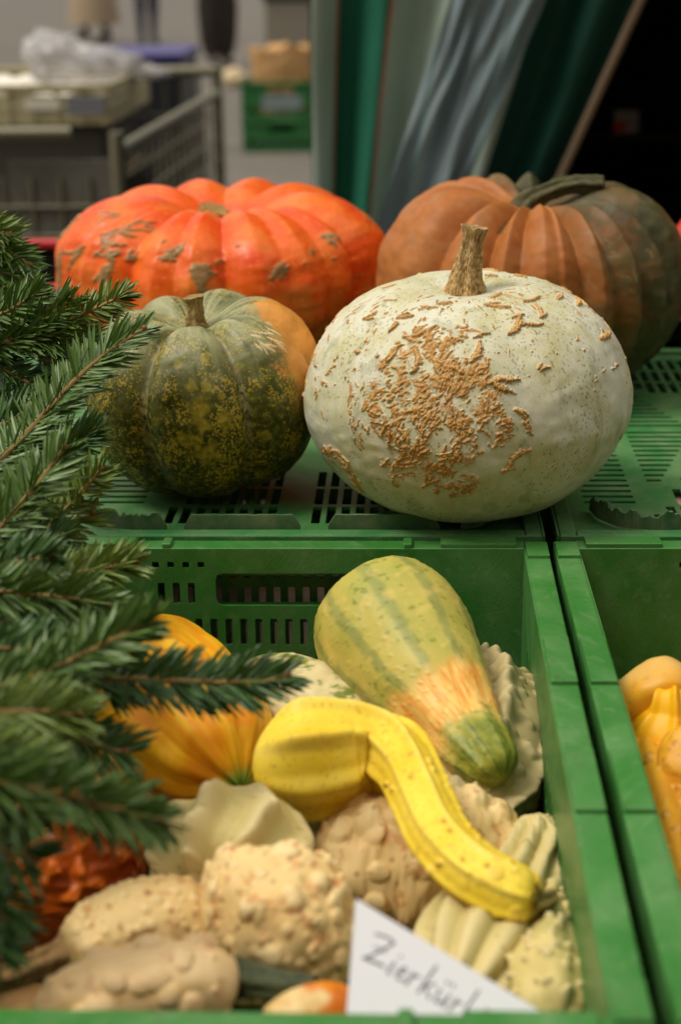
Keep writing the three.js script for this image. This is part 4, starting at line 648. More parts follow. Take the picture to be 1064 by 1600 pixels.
// ------------------------------------------------------------------ the handwritten card
{
  const cv = document.createElement('canvas'); cv.width = 1024; cv.height = 720; const c = cv.getContext('2d');
  c.fillStyle = '#eeeef4'; c.fillRect(0, 0, 1024, 720); c.strokeStyle = '#55525e'; c.lineCap = 'round'; c.lineJoin = 'round';
  const pen = (pts, w = 13) => { c.lineWidth = w * 0.62; c.beginPath(); c.moveTo(pts[0][0], pts[0][1]); for (let i = 1; i < pts.length - 1; i++) c.quadraticCurveTo(pts[i][0], pts[i][1], (pts[i][0] + pts[i + 1][0]) / 2, (pts[i][1] + pts[i + 1][1]) / 2); c.lineTo(...pts[pts.length - 1]); c.stroke(); };
  const O = [112, 140];                                         // left end of the writing line, in the card's own frame
  const at = (x, y) => [O[0] + x * 0.64, O[1] + y * 0.64];
  pen([[0, -120], [30, -132], [80, -138], [100, -128]].map((p) => at(...p)), 12); pen([[100, -128], [60, -60], [20, 0], [6, 10]].map((p) => at(...p)), 13); pen([[6, 10], [50, 2], [96, -6], [112, -6]].map((p) => at(...p)), 14); pen([[24, -64], [60, -70], [88, -72]].map((p) => at(...p)), 8); // Z
  pen([[150, -50], [146, -20], [142, 6], [154, 10]].map((p) => at(...p))); pen([[160, -92], [163, -90]].map((p) => at(...p)), 12);                       // i
  pen([[182, -18], [206, -26], [222, -40], [210, -58], [190, -40], [184, -4], [206, 12], [234, -4]].map((p) => at(...p)), 11);                    // e
  pen([[256, -56], [254, -20], [250, 10]].map((p) => at(...p))); pen([[252, -24], [268, -52], [292, -54]].map((p) => at(...p)), 11);                   // r
  pen([[336, -140], [328, -60], [322, 12]].map((p) => at(...p))); pen([[372, -66], [346, -38], [330, -30]].map((p) => at(...p)), 11); pen([[336, -34], [360, -8], [384, 10]].map((p) => at(...p)), 11); // k
  pen([[410, -56], [404, -16], [416, 10], [440, -2], [456, -30]].map((p) => at(...p)), 12); pen([[460, -58], [456, -18], [462, 12]].map((p) => at(...p)), 12); pen([[420, -104], [423, -100]].map((p) => at(...p)), 15); pen([[452, -106], [455, -102]].map((p) => at(...p)), 15); // ü
  pen([[500, -56], [498, -20], [494, 10]].map((p) => at(...p))); pen([[496, -24], [512, -50], [532, -54]].map((p) => at(...p)), 11);                   // r
  pen([[572, -146], [564, -60], [562, 6], [588, 12], [606, -16], [594, -46], [566, -30]].map((p) => at(...p)), 12);                               // b
  pen([[642, -50], [638, -18], [636, 8]].map((p) => at(...p))); pen([[650, -92], [652, -90]].map((p) => at(...p)), 12);                                // i
  pen([[716, -54], [694, -56], [684, -40], [706, -20], [704, 6], [678, 8]].map((p) => at(...p)), 11);                                           // s
  const tex = new THREE.CanvasTexture(cv); tex.colorSpace = THREE.SRGBColorSpace;
  const t = thing('price_card', 'white card with handwritten lettering leaning in the front crate', 'card');
  // hand-cut card: its upper edge runs down to the right, the left edge is nearly upright; it leans back a little
  const lean = 0.62, nz = V(0, Math.sin(lean), Math.cos(lean)), A = atZ(556, 1404, ZB + CL - 0.085), on = (px, py) => { const d = ray(px, py); return camP.clone().addScaledVector(d, A.clone().sub(camP).dot(nz) / d.dot(nz)); }, ex = on(860, 1590).sub(A).normalize(), ey = nz.clone().cross(ex), wd = 0.15;
  const loc = (px, py) => { const d = on(px, py).sub(A); return new THREE.Vector2(d.dot(ex), d.dot(ey)); };
  const g = new THREE.ExtrudeGeometry(new THREE.Shape([loc(556, 1404), loc(538, 1625), loc(700, 1650), loc(870, 1640), loc(872, 1597)]), { depth: 0.0006, bevelEnabled: false }), uv = g.attributes.uv, p = g.attributes.position;
  for (let i = 0; i < uv.count; i++) uv.setXY(i, p.getX(i) / wd, 1 + p.getY(i) / (wd * 720 / 1024));
  g.applyMatrix4(new THREE.Matrix4().makeBasis(ex, ey, nz)); g.translate(A.x, A.y, A.z);
  part('paper', g, M({ map: tex, roughness: 0.75 }), t); settle(t);
}

// ------------------------------------------------------------------ fir boughs
{
  const needleMats = [M({ color: C(84, 114, 46), roughness: 0.4 }), M({ color: C(68, 102, 48), roughness: 0.4 }), M({ color: C(106, 126, 48), roughness: 0.45 })];
  for (const m of needleMats) m.side = THREE.DoubleSide;
  const bark = M({ map: paint(128, 256, (u, v) => mix3(S(120, 92, 50), S(176, 142, 84), clamp(0.5 + 1.1 * tile(u, v, 24, 3, 2)))), roughness: 0.85 });
  const bud = M({ color: C(128, 86, 48), roughness: 0.7 });
  function needles(crv, len, { dens = 2700, nl = 0.022, up = V(0, 1, 0), from = 0, flat = 0.55, wide = 0.0023 }) {
    const pos = [], nor = [], idx = [], L = crv.getLength(), n = Math.floor(L * dens * (1 - from)); const side = V(0, 0, 0), d = V(0, 0, 0), wv = V(0, 0, 0), q = V(0, 0, 0), nn = V(0, 0, 0);
    for (let i = 0; i < n; i++) {
      const t = from + (1 - from) * (i + rnd() * 0.8) / n, c = crv.getPointAt(clamp(t)), tn = crv.getTangentAt(clamp(t)); side.copy(tn).cross(up).normalize(); const u2 = side.clone().cross(tn);
      let a; const r = rnd(); if (r < flat) a = (rnd() < 0.5 ? 0 : Math.PI) + rr(-0.45, 0.45); else a = rr(-0.35, Math.PI + 0.35); // 0 and pi are the two sides, pi/2 up
      const out = side.clone().multiplyScalar(Math.cos(a)).addScaledVector(u2, Math.sin(a)), fwd = lerp(0.55, 1.5, smooth(0.75, 1, t)) + rr(-0.2, 0.25);
      d.copy(out).addScaledVector(tn, fwd).normalize(); const l = nl * rr(0.62, 1.12) * lerp(1, 0.6, smooth(0.85, 1, t)) * lerp(0.75, 1, smooth(from, from + 0.1, t)), w = wide * rr(0.8, 1.1) / 2, bendv = tn.clone().multiplyScalar(0.18 * l * rr(0.3, 1.3));
      wv.copy(d).cross(out.clone().cross(tn)).normalize(); wv.copy(tn).addScaledVector(d, -tn.dot(d)).normalize(); wv.applyAxisAngle(d, rr(-0.5, 0.5)); nn.copy(d).cross(wv).normalize(); if (nn.dot(up) < 0) nn.negate();
      const b0 = pos.length / 3, prof = [[0, 0.45], [0.3, 1], [0.75, 0.95], [1, 0.18]];
      for (const [s, k] of prof) { q.copy(c).addScaledVector(d, 0.0012 + s * l).addScaledVector(bendv, s * s); for (const o of [-1, 0, 1]) { pos.push(q.x + wv.x * w * k * o - (o ? 0 : nn.x * w * 0.35), q.y + wv.y * w * k * o - (o ? 0 : nn.y * w * 0.35), q.z + wv.z * w * k * o - (o ? 0 : nn.z * w * 0.35)); nor.push(nn.x + wv.x * o * 0.35, nn.y + wv.y * o * 0.35, nn.z + wv.z * o * 0.35); } }
      for (let k = 0; k < 3; k++) for (let o = 0; o < 2; o++) { const A = b0 + k * 3 + o; idx.push(A, A + 3, A + 1, A + 1, A + 3, A + 4); }
    }
    const g = new THREE.BufferGeometry(); g.setAttribute('position', new THREE.Float32BufferAttribute(pos, 3)); g.setIndex(idx); g.computeVertexNormals(); return g;
  }
  function twig(t, pts, o = {}) {
    const crv = new THREE.CatmullRomCurve3(pts), r0 = o.r0 ?? 0.0024, r1 = o.r1 ?? 0.0013; const g = new THREE.TubeGeometry(crv, 24, 1, 7), p = g.attributes.position;
    for (let i = 0; i < p.count; i++) { const k = Math.floor(i / 8) / 24, c = crv.getPointAt(clamp(k)), r = lerp(r0, r1, k) * (1 + 0.25 * noise(i * 0.7, k * 40, 3)); p.setXYZ(i, c.x + (p.getX(i) - c.x) * r, c.y + (p.getY(i) - c.y) * r, c.z + (p.getZ(i) - c.z) * r); }
    g.computeVertexNormals(); const tw = part('twig', g, bark, t);
    const nd = part('needles', needles(crv, 0, o), needleMats[o.m ?? 0], tw); nd.userData.kind = 'stuff';
    const e = crv.getPointAt(1), bd = new THREE.SphereGeometry(0.0024, 8, 6); bd.scale(1, 1.3, 1); bd.translate(e.x, e.y, e.z); part('bud', bd, bud, tw);
  }
  const pt = (d) => (q) => atDepth(q[0], q[1], q[2] ?? d);
  const toCam = V(0, 0.75, 0.66);
  reseed(404);
  const bough = (label, depth, twigs) => { const t = thing('fir_bough', label, 'fir branch', 'fir boughs lying over the crates'); for (const [pts, o] of twigs) { twig(t, pts.map(pt(depth)), { up: toCam, ...o }); } return settle(t); };
  bough('fir bough in front of the flat orange pumpkin', 1.38, [
    [[[-130, 330], [-60, 360], [-10, 380], [30, 402], [48, 415]], { m: 0 }], [[[-130, 370], [-60, 400], [0, 425], [40, 440], [58, 452]], { m: 0 }], [[[-120, 440], [-50, 470], [0, 480], [45, 486]], { m: 1 }], [[[-60, 330], [-30, 350], [0, 362], [18, 366]], { m: 2 }],
    [[[-140, 420], [-60, 440], [-10, 450], [30, 462]], { m: 1 }]]);
  bough('fir bough spread across the left flank of the mottled green pumpkin', 1.29, [
    [[[-120, 560], [-40, 545], [10, 534], [48, 508], [92, 482], [112, 468]], { m: 0, nl: 0.024 }], [[[10, 534], [60, 530], [100, 532], [140, 540]], { m: 0, nl: 0.024 }], [[[60, 520], [110, 500], [150, 482], [198, 458]], { m: 2, nl: 0.019 }], [[[-40, 545], [10, 580], [50, 600], [90, 610]], { m: 1 }], [[[60, 560], [110, 570], [150, 580]], { m: 1 }], [[[-80, 600], [-20, 620], [30, 640], [60, 650]], { m: 1 }], [[[-100, 500], [-40, 500], [0, 492], [40, 470], [60, 455]], { m: 0 }]]);
  bough('fir bough with a bare tan stem pointing up at the green pumpkin stem', 1.2, [
    [[[-120, 830, 1.1], [-40, 755, 1.14], [30, 690, 1.17], [85, 630, 1.19], [135, 578, 1.2], [180, 542, 1.21], [226, 514, 1.22]], { m: 0, nl: 0.0245, dens: 2300, flat: 0.7, r0: 0.0028 }], [[[-60, 775, 1.14], [10, 745, 1.17], [70, 715, 1.18], [120, 690, 1.19], [150, 672, 1.19]], { m: 1, nl: 0.022 }], [[[-100, 700], [-40, 680], [10, 660], [40, 640]], { m: 1 }], [[[-100, 790], [-40, 770], [30, 770], [80, 765]], { m: 1 }]]);
  bough('fir bough before the upturned crate with a yellowish budding tip', 1.1, [
    [[[-130, 920, 1.03], [-50, 862, 1.07], [10, 815, 1.09], [55, 760, 1.1], [90, 716, 1.11], [102, 700, 1.11]], { m: 0, nl: 0.026, flat: 0.75, dens: 2200, wide: 0.0027 }], [[[60, 840, 1.13], [110, 790, 1.14], [140, 755, 1.14], [162, 732, 1.14]], { m: 2, nl: 0.018 }], [[[30, 860, 1.13], [80, 840, 1.14], [125, 815, 1.14], [145, 800, 1.14]], { m: 2, nl: 0.018 }], [[[-60, 880], [0, 870], [60, 850], [100, 838]], { m: 1 }]]);
  bough('fir bough reaching along the rear wall inside the gourd crate', 1.02, [
    [[[-140, 905, 0.97], [-60, 920, 0.99], [10, 926, 1.0], [80, 932, 1.01], [130, 938, 1.02], [168, 946, 1.02]], { m: 0, nl: 0.025, flat: 0.7, wide: 0.0027 }], [[[-20, 915, 1.05], [60, 905, 1.06], [130, 894, 1.07], [180, 884, 1.08], [214, 878, 1.08]], { m: 2, nl: 0.02 }], [[[-120, 860], [-50, 880], [20, 880], [80, 868]], { m: 1 }], [[[-120, 960], [-50, 965], [10, 970], [60, 985]], { m: 1 }]]);
  bough('fir bough lying across the golden orange gourd', 0.93, [
    [[[-140, 1110, 0.86], [-40, 1080, 0.88], [60, 1055, 0.9], [140, 1018, 0.92], [200, 988, 0.93], [236, 972, 0.93]], { m: 0, nl: 0.024, wide: 0.0027 }], [[[60, 1055, 0.9], [150, 1058, 0.93], [240, 1062, 0.945], [330, 1066, 0.955], [410, 1064, 0.96], [450, 1056, 0.96]], { m: 1, nl: 0.022, flat: 0.75, wide: 0.0027 }], [[[-100, 1000], [-30, 1010], [40, 1015], [90, 1010]], { m: 1 }], [[[-140, 1120, 0.85], [-50, 1115, 0.86], [30, 1112, 0.87], [90, 1114, 0.88], [126, 1118, 0.88]], { m: 2, nl: 0.024 }], [[[20, 1125], [90, 1145], [150, 1165], [198, 1176]], { m: 1 }], [[[-60, 1060], [20, 1085], [80, 1090]], { m: 1 }]]);
  bough('fir bough hanging over the dark reddish orange gourd', 0.8, [
    [[[-160, 1190, 0.76], [-60, 1210, 0.77], [30, 1228, 0.78], [110, 1246, 0.8], [190, 1266, 0.81], [250, 1284, 0.82]], { m: 0, nl: 0.023, wide: 0.0027 }], [[[-120, 1150, 0.76], [-50, 1190, 0.77], [10, 1235, 0.78], [50, 1275, 0.78]], { m: 0, nl: 0.022 }], [[[-100, 1180], [-30, 1180], [40, 1190], [70, 1195]], { m: 2 }], [[[-140, 1280], [-60, 1300], [0, 1325], [50, 1345]], { m: 1 }], [[[-140, 1260], [-60, 1330], [-20, 1390], [10, 1440]], { m: 1 }], [[[-160, 1350], [-80, 1400], [-30, 1450], [0, 1500]], { m: 1 }]]);
}

// ------------------------------------------------------------------ background: wire trolley and what it carries
{
  const t = thing('wire_trolley', 'rusty green wire mesh trolley standing on the pavement', 'trolley');
  const met = M({ color: C(124, 120, 98), roughness: 0.5, metalness: 0.3 }), sheet = M({ map: paint(256, 256, (u, v) => { const n = tile(u, v, 8, 4, 3); return mix3(S(112, 110, 100), S(84, 82, 72), clamp(0.5 + n)); }, { wrap: true }), roughness: 0.7 }), brown = M({ color: C(84, 62, 48), roughness: 0.8 });
  const n0 = atDepth(184, 236, 4.09), fX = atDepth(340, 145, 5.62), yS = (n0.y + fX.y) / 2; n0.y = fX.y = yS; const lf = V(n0.x - 1.0, yS, n0.z), lb = V(fX.x - 1.05, yS, fX.z), yF = atDepth(200, 112, 5.62).y, yN = atDepth(60, 207, 4.09).y, yB = 0.42;
  const at = (p, y) => V(p.x, y, p.z);
  part('top_rail', bar(n0, fX, 0.016), met, t); part('top_rail', bar(at(lb, yF), at(fX, yF), 0.018), met, t); part('top_rail', bar(lf, lb, 0.016), met, t); part('top_rail', bar(at(lf, yN), at(n0, yN).lerp(at(lf, yN), 0.11), 0.015), met, t);
  for (const p of [n0, fX, lf, lb]) { part('post', bar(at(p, 0.1), at(p, p === fX || p === lb ? yF + 0.01 : yN), 0.018), met, t); const w = new THREE.TorusGeometry(0.038, 0.013, 8, 16); w.rotateY(Math.PI / 2); w.translate(p.x, 0.051, p.z); part('wheel', w, M({ color: C(30, 30, 30), roughness: 0.8 }), t); }
  const wires = (a, b, y0, y1, n, h) => { for (let i = 1; i < n; i++) { const p = a.clone().lerp(b, i / n); part('wire', bar(at(p, y0), at(p, y1), 0.0045, 5), met, t); } for (let i = 0; i < h; i++) { const y = lerp(y0, y1, i / h); part('wire', bar(at(a, y), at(b, y), 0.005, 5), met, t); } };
  wires(n0, fX, yB - 0.1, yS, 16, 7); wires(lb, fX, yB - 0.1, yF, 18, 4); wires(lf, n0, yB - 0.1, yS - 0.06, 14, 6);
  part('panel', box(n0.x - 0.27, n0.x - 0.02, 0.28, yS - 0.02, n0.z - 0.012, n0.z - 0.004), sheet, t);
  part('panel', box(n0.x - 0.012, n0.x - 0.004, 0.28, yS - 0.06, n0.z - 0.42, n0.z - 0.02), brown, t);
  part('deck', box(lf.x, n0.x - 0.02, 0.24, 0.27, fX.z + 0.02, n0.z - 0.02), sheet, t);
  settle(t);
  // load: a stack of boxes with a cream slatted crate on top
  const d = 4.9, cL = atDepth(-140, 195, d), cR = atDepth(165, 195, d), yb = cR.y, h = 0.115;
  const s = thing('cardboard_box', 'grey cardboard box stacked in the wire trolley under the cream crate', 'box'); const bz1 = cR.z - 0.02, card = M({ color: C(70, 66, 58), roughness: 0.9 });
  part('body', box(cL.x + 0.02, cR.x - 0.02, 0.271, yb - 0.006, bz1 - 0.5, bz1, 0.004), card, s); part('lid', box(cL.x + 0.015, cR.x - 0.015, yb - 0.0058, yb - 0.001, bz1 - 0.5, bz1 + 0.005, 0.002), card, s); settle(s);
  const c = thing('cream_crate', 'cream slatted produce crate on the wire trolley', 'crate'), cream = M({ color: C(176, 166, 128), roughness: 0.6 }), cz1 = cR.z, cz0 = cR.z - 0.75;
  for (let i = 0; i < 4; i++) { const y0 = yb + i * 0.03, y1 = y0 + 0.024; part('slat', box(cL.x, cR.x + 0.02, y0, y1, cz1 - 0.012, cz1, 0.003), cream, c); part('slat', box(cR.x + 0.008, cR.x + 0.0195, y0, y1, cz0, cz1 - 0.0125, 0.003), cream, c); part('slat', box(cL.x, cR.x + 0.02, y0, y1, cz0 - 0.0125, cz0 - 0.0005, 0.003), cream, c); }
  for (let i = 0; i < 9; i++) { const x = lerp(cL.x + 0.01, cR.x, i / 8); part('upright', box(x - 0.006, x + 0.006, yb, yb + h, cz1 + 0.0002, cz1 + 0.006, 0.001), cream, c); }
  part('floor', box(cL.x + 0.001, cR.x + 0.0075, yb, yb + 0.006, cz0, cz1 - 0.0125), cream, c);
  const l1 = atZ(66, 163, cz1 + 0.007), l2 = atZ(135, 165, cz1 + 0.007); part('label', box(l1.x - 0.05, l1.x + 0.05, l1.y - 0.016, l1.y + 0.016, cz1 + 0.0062, cz1 + 0.008), M({ color: C(226, 220, 204), roughness: 0.7 }), c); part('label', box(l2.x - 0.055, l2.x + 0.055, l2.y - 0.026, l2.y + 0.026, cz1 + 0.0062, cz1 + 0.008), M({ color: C(120, 122, 130), roughness: 0.7 }), c); settle(c);
  // papers in the crate
  const pp = thing('newspaper', 'white newspaper sheets lying in the cream crate', 'paper'); { const g = new THREE.PlaneGeometry(cR.x - cL.x - 0.03, 0.66, 40, 30); g.rotateX(-Math.PI / 2); const p = g.attributes.position; for (let i = 0; i < p.count; i++) p.setY(i, 0.03 * fbm(p.getX(i) * 6, 1, p.getZ(i) * 6, 3)); g.computeVertexNormals(); g.translate((cL.x + cR.x) / 2, yb + 0.085, (cz0 + cz1) / 2 - 0.01); part('sheet', g, M({ color: C(222, 216, 204), roughness: 0.8, side: THREE.DoubleSide }), pp);
    const g2 = box(cL.x + 0.02, cR.x - 0.02, yb + 0.007, yb + 0.062, cz0 + 0.05, cz1 - 0.05, 0.01); part('stack', g2, M({ color: C(196, 188, 172), roughness: 0.85 }), pp); settle(pp); }
  // crumpled plastic bag
  const bagT = thing('plastic_bag', 'crumpled clear white plastic bag on top of the load', 'bag'); { const g = new THREE.SphereGeometry(1, 90, 60), p = g.attributes.position, ce = atDepth(115, 98, 5.3), v = V(0, 0, 0); for (let i = 0; i < p.count; i++) { v.fromBufferAttribute(p, i); const k = 1 + 0.3 * fbm(v.x * 1.4, v.y * 1.4, v.z * 1.4 + 3, 3) + 0.16 * Math.abs(noise(v.x * 4, v.y * 4, v.z * 4)); p.setXYZ(i, ce.x + v.x * k * (0.2 + 0.07 * v.x), Math.max(yb + 0.09, ce.y - 0.005 - 0.03 * v.x + v.y * k * (0.075 - 0.03 * v.x)), ce.z + v.z * k * 0.13); } g.computeVertexNormals(); part('film', g, MP({ color: C(226, 224, 224), roughness: 0.18, transmission: 0.72, thickness: 0, side: THREE.DoubleSide }), bagT); settle(bagT); }
  // blue crate behind
  const bl = thing('blue_crate', 'dark crate with a violet blue lid at the rear of the trolley', 'crate'); { const a = atDepth(175, 88, 6.2), b = atDepth(286, 84, 6.2), y1 = atDepth(286, 100, 6.2).y, dz = 0.5; const x0 = a.x - 0.1, x1 = b.x; part('body', box(x0 + 0.01, x1 - 0.01, 0.0, y1 - 0.0, a.z - dz, a.z, 0.01), M({ color: C(26, 26, 36), roughness: 0.6 }), bl); part('lid', box(x0, x1, y1 + 0.0002, y1 + 0.04, a.z - dz - 0.01, a.z + 0.012, 0.01), M({ color: C(58, 52, 112), roughness: 0.5 }), bl); settle(bl); }
}
// ---- green crates with a paper sack on the pavement
{
  const gm = M({ map: rep(plasticMap(S(26, 98, 42), S(60, 110, 66), 0.2, 25), 1.5), roughness: 0.5 });
  const base = atY(441, 238, 0.0), z1 = base.z, w = 0.5, x0 = base.x - w / 2, x1 = base.x + w / 2, d = 0.4;
  const stacked = (label, y0, hh, card) => { const t = thing('stacked_crate', label, 'crate', 'crates stacked on the far pavement');
    const sh = rectShape(-w / 2, w / 2, 0, hh); for (let i = -4; i <= 4; i++) sh.holes.push(holeRect(i * 0.05 - 0.015, 0.03, 0.03, 0.05, 0.004)); sh.holes.push(holeRect(-0.08, hh - 0.075, 0.16, 0.04, 0.01));
    for (const s of [0, 1]) { const g = slab(sh, 0.006); g.translate(base.x, y0, s ? z1 - 0.006 : z1 - d); part('wall', boxUV(g), gm, t); }
    part('wall', box(x0, x0 + 0.006, y0, y0 + hh, z1 - d + 0.0062, z1 - 0.0062), gm, t); part('wall', box(x1 - 0.006, x1, y0, y0 + hh, z1 - d + 0.0062, z1 - 0.0062), gm, t); part('floor', box(x0 + 0.0062, x1 - 0.0062, y0 + 0.002, y0 + 0.008, z1 - d + 0.0062, z1 - 0.0062), gm, t);
    for (const [a0, a1] of [[z1 + 0.0002, z1 + 0.01], [z1 - d - 0.01, z1 - d - 0.0002]]) part('rim', box(x0 - 0.008, x1 + 0.008, y0 + hh - 0.022, y0 + hh, a0, a1, 0.003), gm, t);
    if (card) part('label', box(base.x - 0.12, base.x + 0.13, y0 + 0.06, y0 + 0.15, z1 + 0.0006, z1 + 0.004), M({ color: C(118, 130, 132), roughness: 0.6 }), t); return settle(t); };
  stacked('lower empty green crate of the pair on the pavement', 0.001, 0.2); stacked('upper green crate of the pair, with a grey label, under the paper sack', 0.204, 0.23, true);
  const sack = thing('paper_sack', 'tan paper sack standing in the upper green crate', 'sack'); { const g = new THREE.CylinderGeometry(1, 0.86, 1, 40, 20, false), p = g.attributes.position; const a = atDepth(452, 98, 11.2); for (let i = 0; i < p.count; i++) { const x = p.getX(i), y = p.getY(i), z = p.getZ(i), k = 1 + 0.1 * fbm(x * 2, y * 3, z * 2, 3); p.setXYZ(i, a.x + x * k * 0.22, 0.213 + (y + 0.5) * 0.42 + 0.03 * noise(x * 2, 4, z * 2) * (y > 0.3 ? 1 : 0), z1 - 0.2 + z * k * 0.15); } g.computeVertexNormals(); part('body', g, M({ color: C(184, 142, 92), roughness: 0.9 }), sack); settle(sack); }
  const pot = thing('grey_bin', 'grey box with a dark top behind the paper sack', 'box'); { const a = atY(458, 160, 0), gm2 = M({ color: C(122, 116, 102), roughness: 0.8 }); part('body', box(a.x - 0.22, a.x + 0.2, 0.001, 0.8, a.z - 0.4, a.z, 0.02), gm2, pot); part('lid', box(a.x - 0.24, a.x + 0.22, 0.8005, 0.95, a.z - 0.42, a.z + 0.02, 0.03), M({ color: C(46, 44, 40), roughness: 0.8 }), pot); settle(pot); }
  const lump = thing('crumpled_paper', 'pale crumpled paper lying on the pavement beside the trolley', 'paper'); { const g = new THREE.IcosahedronGeometry(1, 5), p = g.attributes.position, a = atY(366, 136, 0), v = V(0, 0, 0); for (let i = 0; i < p.count; i++) { v.fromBufferAttribute(p, i); const k = 1 + 0.3 * fbm(v.x * 1.6, v.y * 1.6, v.z * 1.6, 3); p.setXYZ(i, a.x + v.x * k * 0.11, Math.max(0.001, 0.08 + v.y * k * 0.09), a.z + v.z * k * 0.1); } g.computeVertexNormals(); part('sheet', g, M({ color: C(204, 184, 148), roughness: 0.9 }), lump); settle(lump); }
}
// ---- people far behind, walking on the pavement
{
  const bodyField = (joints, bones, size, centre, res) => { // tapered capsules joined with a smooth minimum
    const mc = new MarchingCubes(res, new THREE.MeshStandardMaterial(), false, false, 60000); mc.isolation = 0; const half = size / 2, seg = bones.map(([a, b]) => [joints[a], joints[b]]); const k = 0.035;
    for (let z = 0; z < res; z++) for (let y = 0; y < res; y++) for (let x = 0; x < res; x++) {
      const p = [(x - res / 2) / (res / 2) * half + centre[0], (y - res / 2) / (res / 2) * half + centre[1], (z - res / 2) / (res / 2) * half + centre[2]]; let d = 9;
      for (const [A, B] of seg) { const bx = B[0] - A[0], by = B[1] - A[1], bz = B[2] - A[2], l2 = bx * bx + by * by + bz * bz || 1e-6, t = clamp(((p[0] - A[0]) * bx + (p[1] - A[1]) * by + (p[2] - A[2]) * bz) / l2), e = Math.hypot(p[0] - A[0] - bx * t, p[1] - A[1] - by * t, p[2] - A[2] - bz * t) - lerp(A[3], B[3], t); const hq = clamp(0.5 + 0.5 * (d - e) / k); d = lerp(d, e, hq) - k * hq * (1 - hq); }
      mc.field[x + y * res + z * res * res] = -d;
    }
    mc.update(); const n = mc.count, pos = new Float32Array(mc.positionArray.subarray(0, n * 3)), nor = new Float32Array(mc.normalArray.subarray(0, n * 3)); for (let i = 0; i < n; i++) for (let q = 0; q < 3; q++) pos[3 * i + q] = pos[3 * i + q] * half + centre[q];
    const g = new THREE.BufferGeometry(); g.setAttribute('position', new THREE.BufferAttribute(pos, 3)); g.setAttribute('normal', new THREE.BufferAttribute(nor, 3)); g.computeVertexNormals(); return g;
  };
  const person = (label, px, py, turn, stride, trousers, coat, extra) => {
    const t = thing('person', label, 'person', 'people on the far pavement'), st = stride;
    const J = { hipL: [-0.09, 0.92, 0, 0.095], hipR: [0.09, 0.92, 0, 0.095], kneeL: [-0.09, 0.5, st * 0.16 + 0.03, 0.062], kneeR: [0.09, 0.5, -st * 0.1 + 0.03, 0.062], ankL: [-0.09, 0.09, st * 0.22, 0.042], ankR: [0.09, 0.09, -st * 0.32, 0.042], toeL: [-0.1, 0.045, st * 0.22 + 0.17, 0.04], toeR: [0.1, 0.045, -st * 0.32 + 0.16, 0.04], waist: [0, 1.08, 0, 0.13], chest: [0, 1.32, 0, 0.15], shL: [-0.18, 1.42, 0, 0.065], shR: [0.18, 1.42, 0, 0.065], elL: [-0.23, 1.14, -0.03, 0.045], elR: [0.23, 1.14, -0.03, 0.045], wrL: [-0.23, 0.9, 0.06, 0.032], wrR: [0.23, 0.9, 0.06, 0.032], haL: [-0.23, 0.82, 0.08, 0.032], haR: [0.23, 0.82, 0.08, 0.032], neck: [0, 1.5, 0, 0.055], head: [0, 1.62, 0.02, 0.095], crown: [0, 1.68, 0.0, 0.09] };
    const bones = ['hipL-kneeL', 'kneeL-ankL', 'ankL-toeL', 'hipR-kneeR', 'kneeR-ankR', 'ankR-toeR', 'hipL-hipR', 'hipL-waist', 'hipR-waist', 'waist-chest', 'chest-neck', 'shL-shR', 'chest-shL', 'chest-shR', 'shL-elL', 'elL-wrL', 'wrL-haL', 'shR-elR', 'elR-wrR', 'wrR-haR', 'neck-head', 'head-crown'].map((s) => s.split('-'));
    const g = bodyField(J, bones, 2.0, [0, 0.9, 0], 72); const p = g.attributes.position, col = new Float32Array(p.count * 3); for (let i = 0; i < p.count; i++) { const y = p.getY(i), x = Math.abs(p.getX(i)); let c = trousers; if (y < 0.1) c = [0.02, 0.018, 0.016]; else if (y > 1.47 || (x > 0.17 && y < 0.93)) c = S(196, 150, 124); else if (y > 0.98 || x > 0.19) c = coat; col.set(c, i * 3); }
    g.setAttribute('color', new THREE.BufferAttribute(col, 3)); part('body', g, M({ vertexColors: true, roughness: 0.85 }), t);
    const hair = new THREE.SphereGeometry(0.112, 24, 16, 0, Math.PI * 2, 0, 1.75); hair.rotateX(-0.45); hair.translate(0, 1.665, -0.008); part('hair', hair, M({ color: C(62, 46, 34), roughness: 0.8, side: THREE.DoubleSide }), t);
    if (extra === 'coat') { const pr = [[0.165, 1.4], [0.17, 1.1], [0.19, 0.9], [0.22, 0.6], [0.2, 0.3], [0.16, 0.12]].map(([r, y]) => new THREE.Vector2(r, y)); const c = new THREE.LatheGeometry(pr, 36), q = c.attributes.position; for (let i = 0; i < q.count; i++) { const a = Math.atan2(q.getZ(i), q.getX(i)); q.setZ(i, q.getZ(i) * (0.8 + 0.05 * Math.cos(a * 6))); } c.computeVertexNormals(); part('coat', c, M({ color: new THREE.Color().setRGB(...coat), roughness: 0.9, side: THREE.DoubleSide }), t); }
    if (extra === 'skirt') { const pr = [[0.14, 1.08], [0.22, 0.9], [0.3, 0.6], [0.34, 0.25]].map(([r, y]) => new THREE.Vector2(r, y)); const c = new THREE.LatheGeometry(pr, 36); part('coat', c, M({ color: C(150, 132, 108), roughness: 0.9, side: THREE.DoubleSide }), t); }
    const a = atY(px, py, 0); t.position.set(a.x, 0.0, a.z); t.rotation.y = turn; return t;
  };
  person('person in a long dark brown coat standing on the pavement', 343, 104, 0.4, 0.3, S(30, 22, 16), S(32, 24, 17), 'coat');
  person('person walking in navy trousers and a magenta top', 232, 72, 0.3, 0.3, S(26, 30, 52), S(120, 30, 70));
  person('person in a beige long skirt and dark top', 150, 68, -1.2, 0.5, S(46, 36, 32), S(36, 34, 38), 'skirt');
  person('person in dark trousers behind the grey box', 470, 60, 0.2, 0.4, S(44, 42, 38), S(90, 88, 78));
}
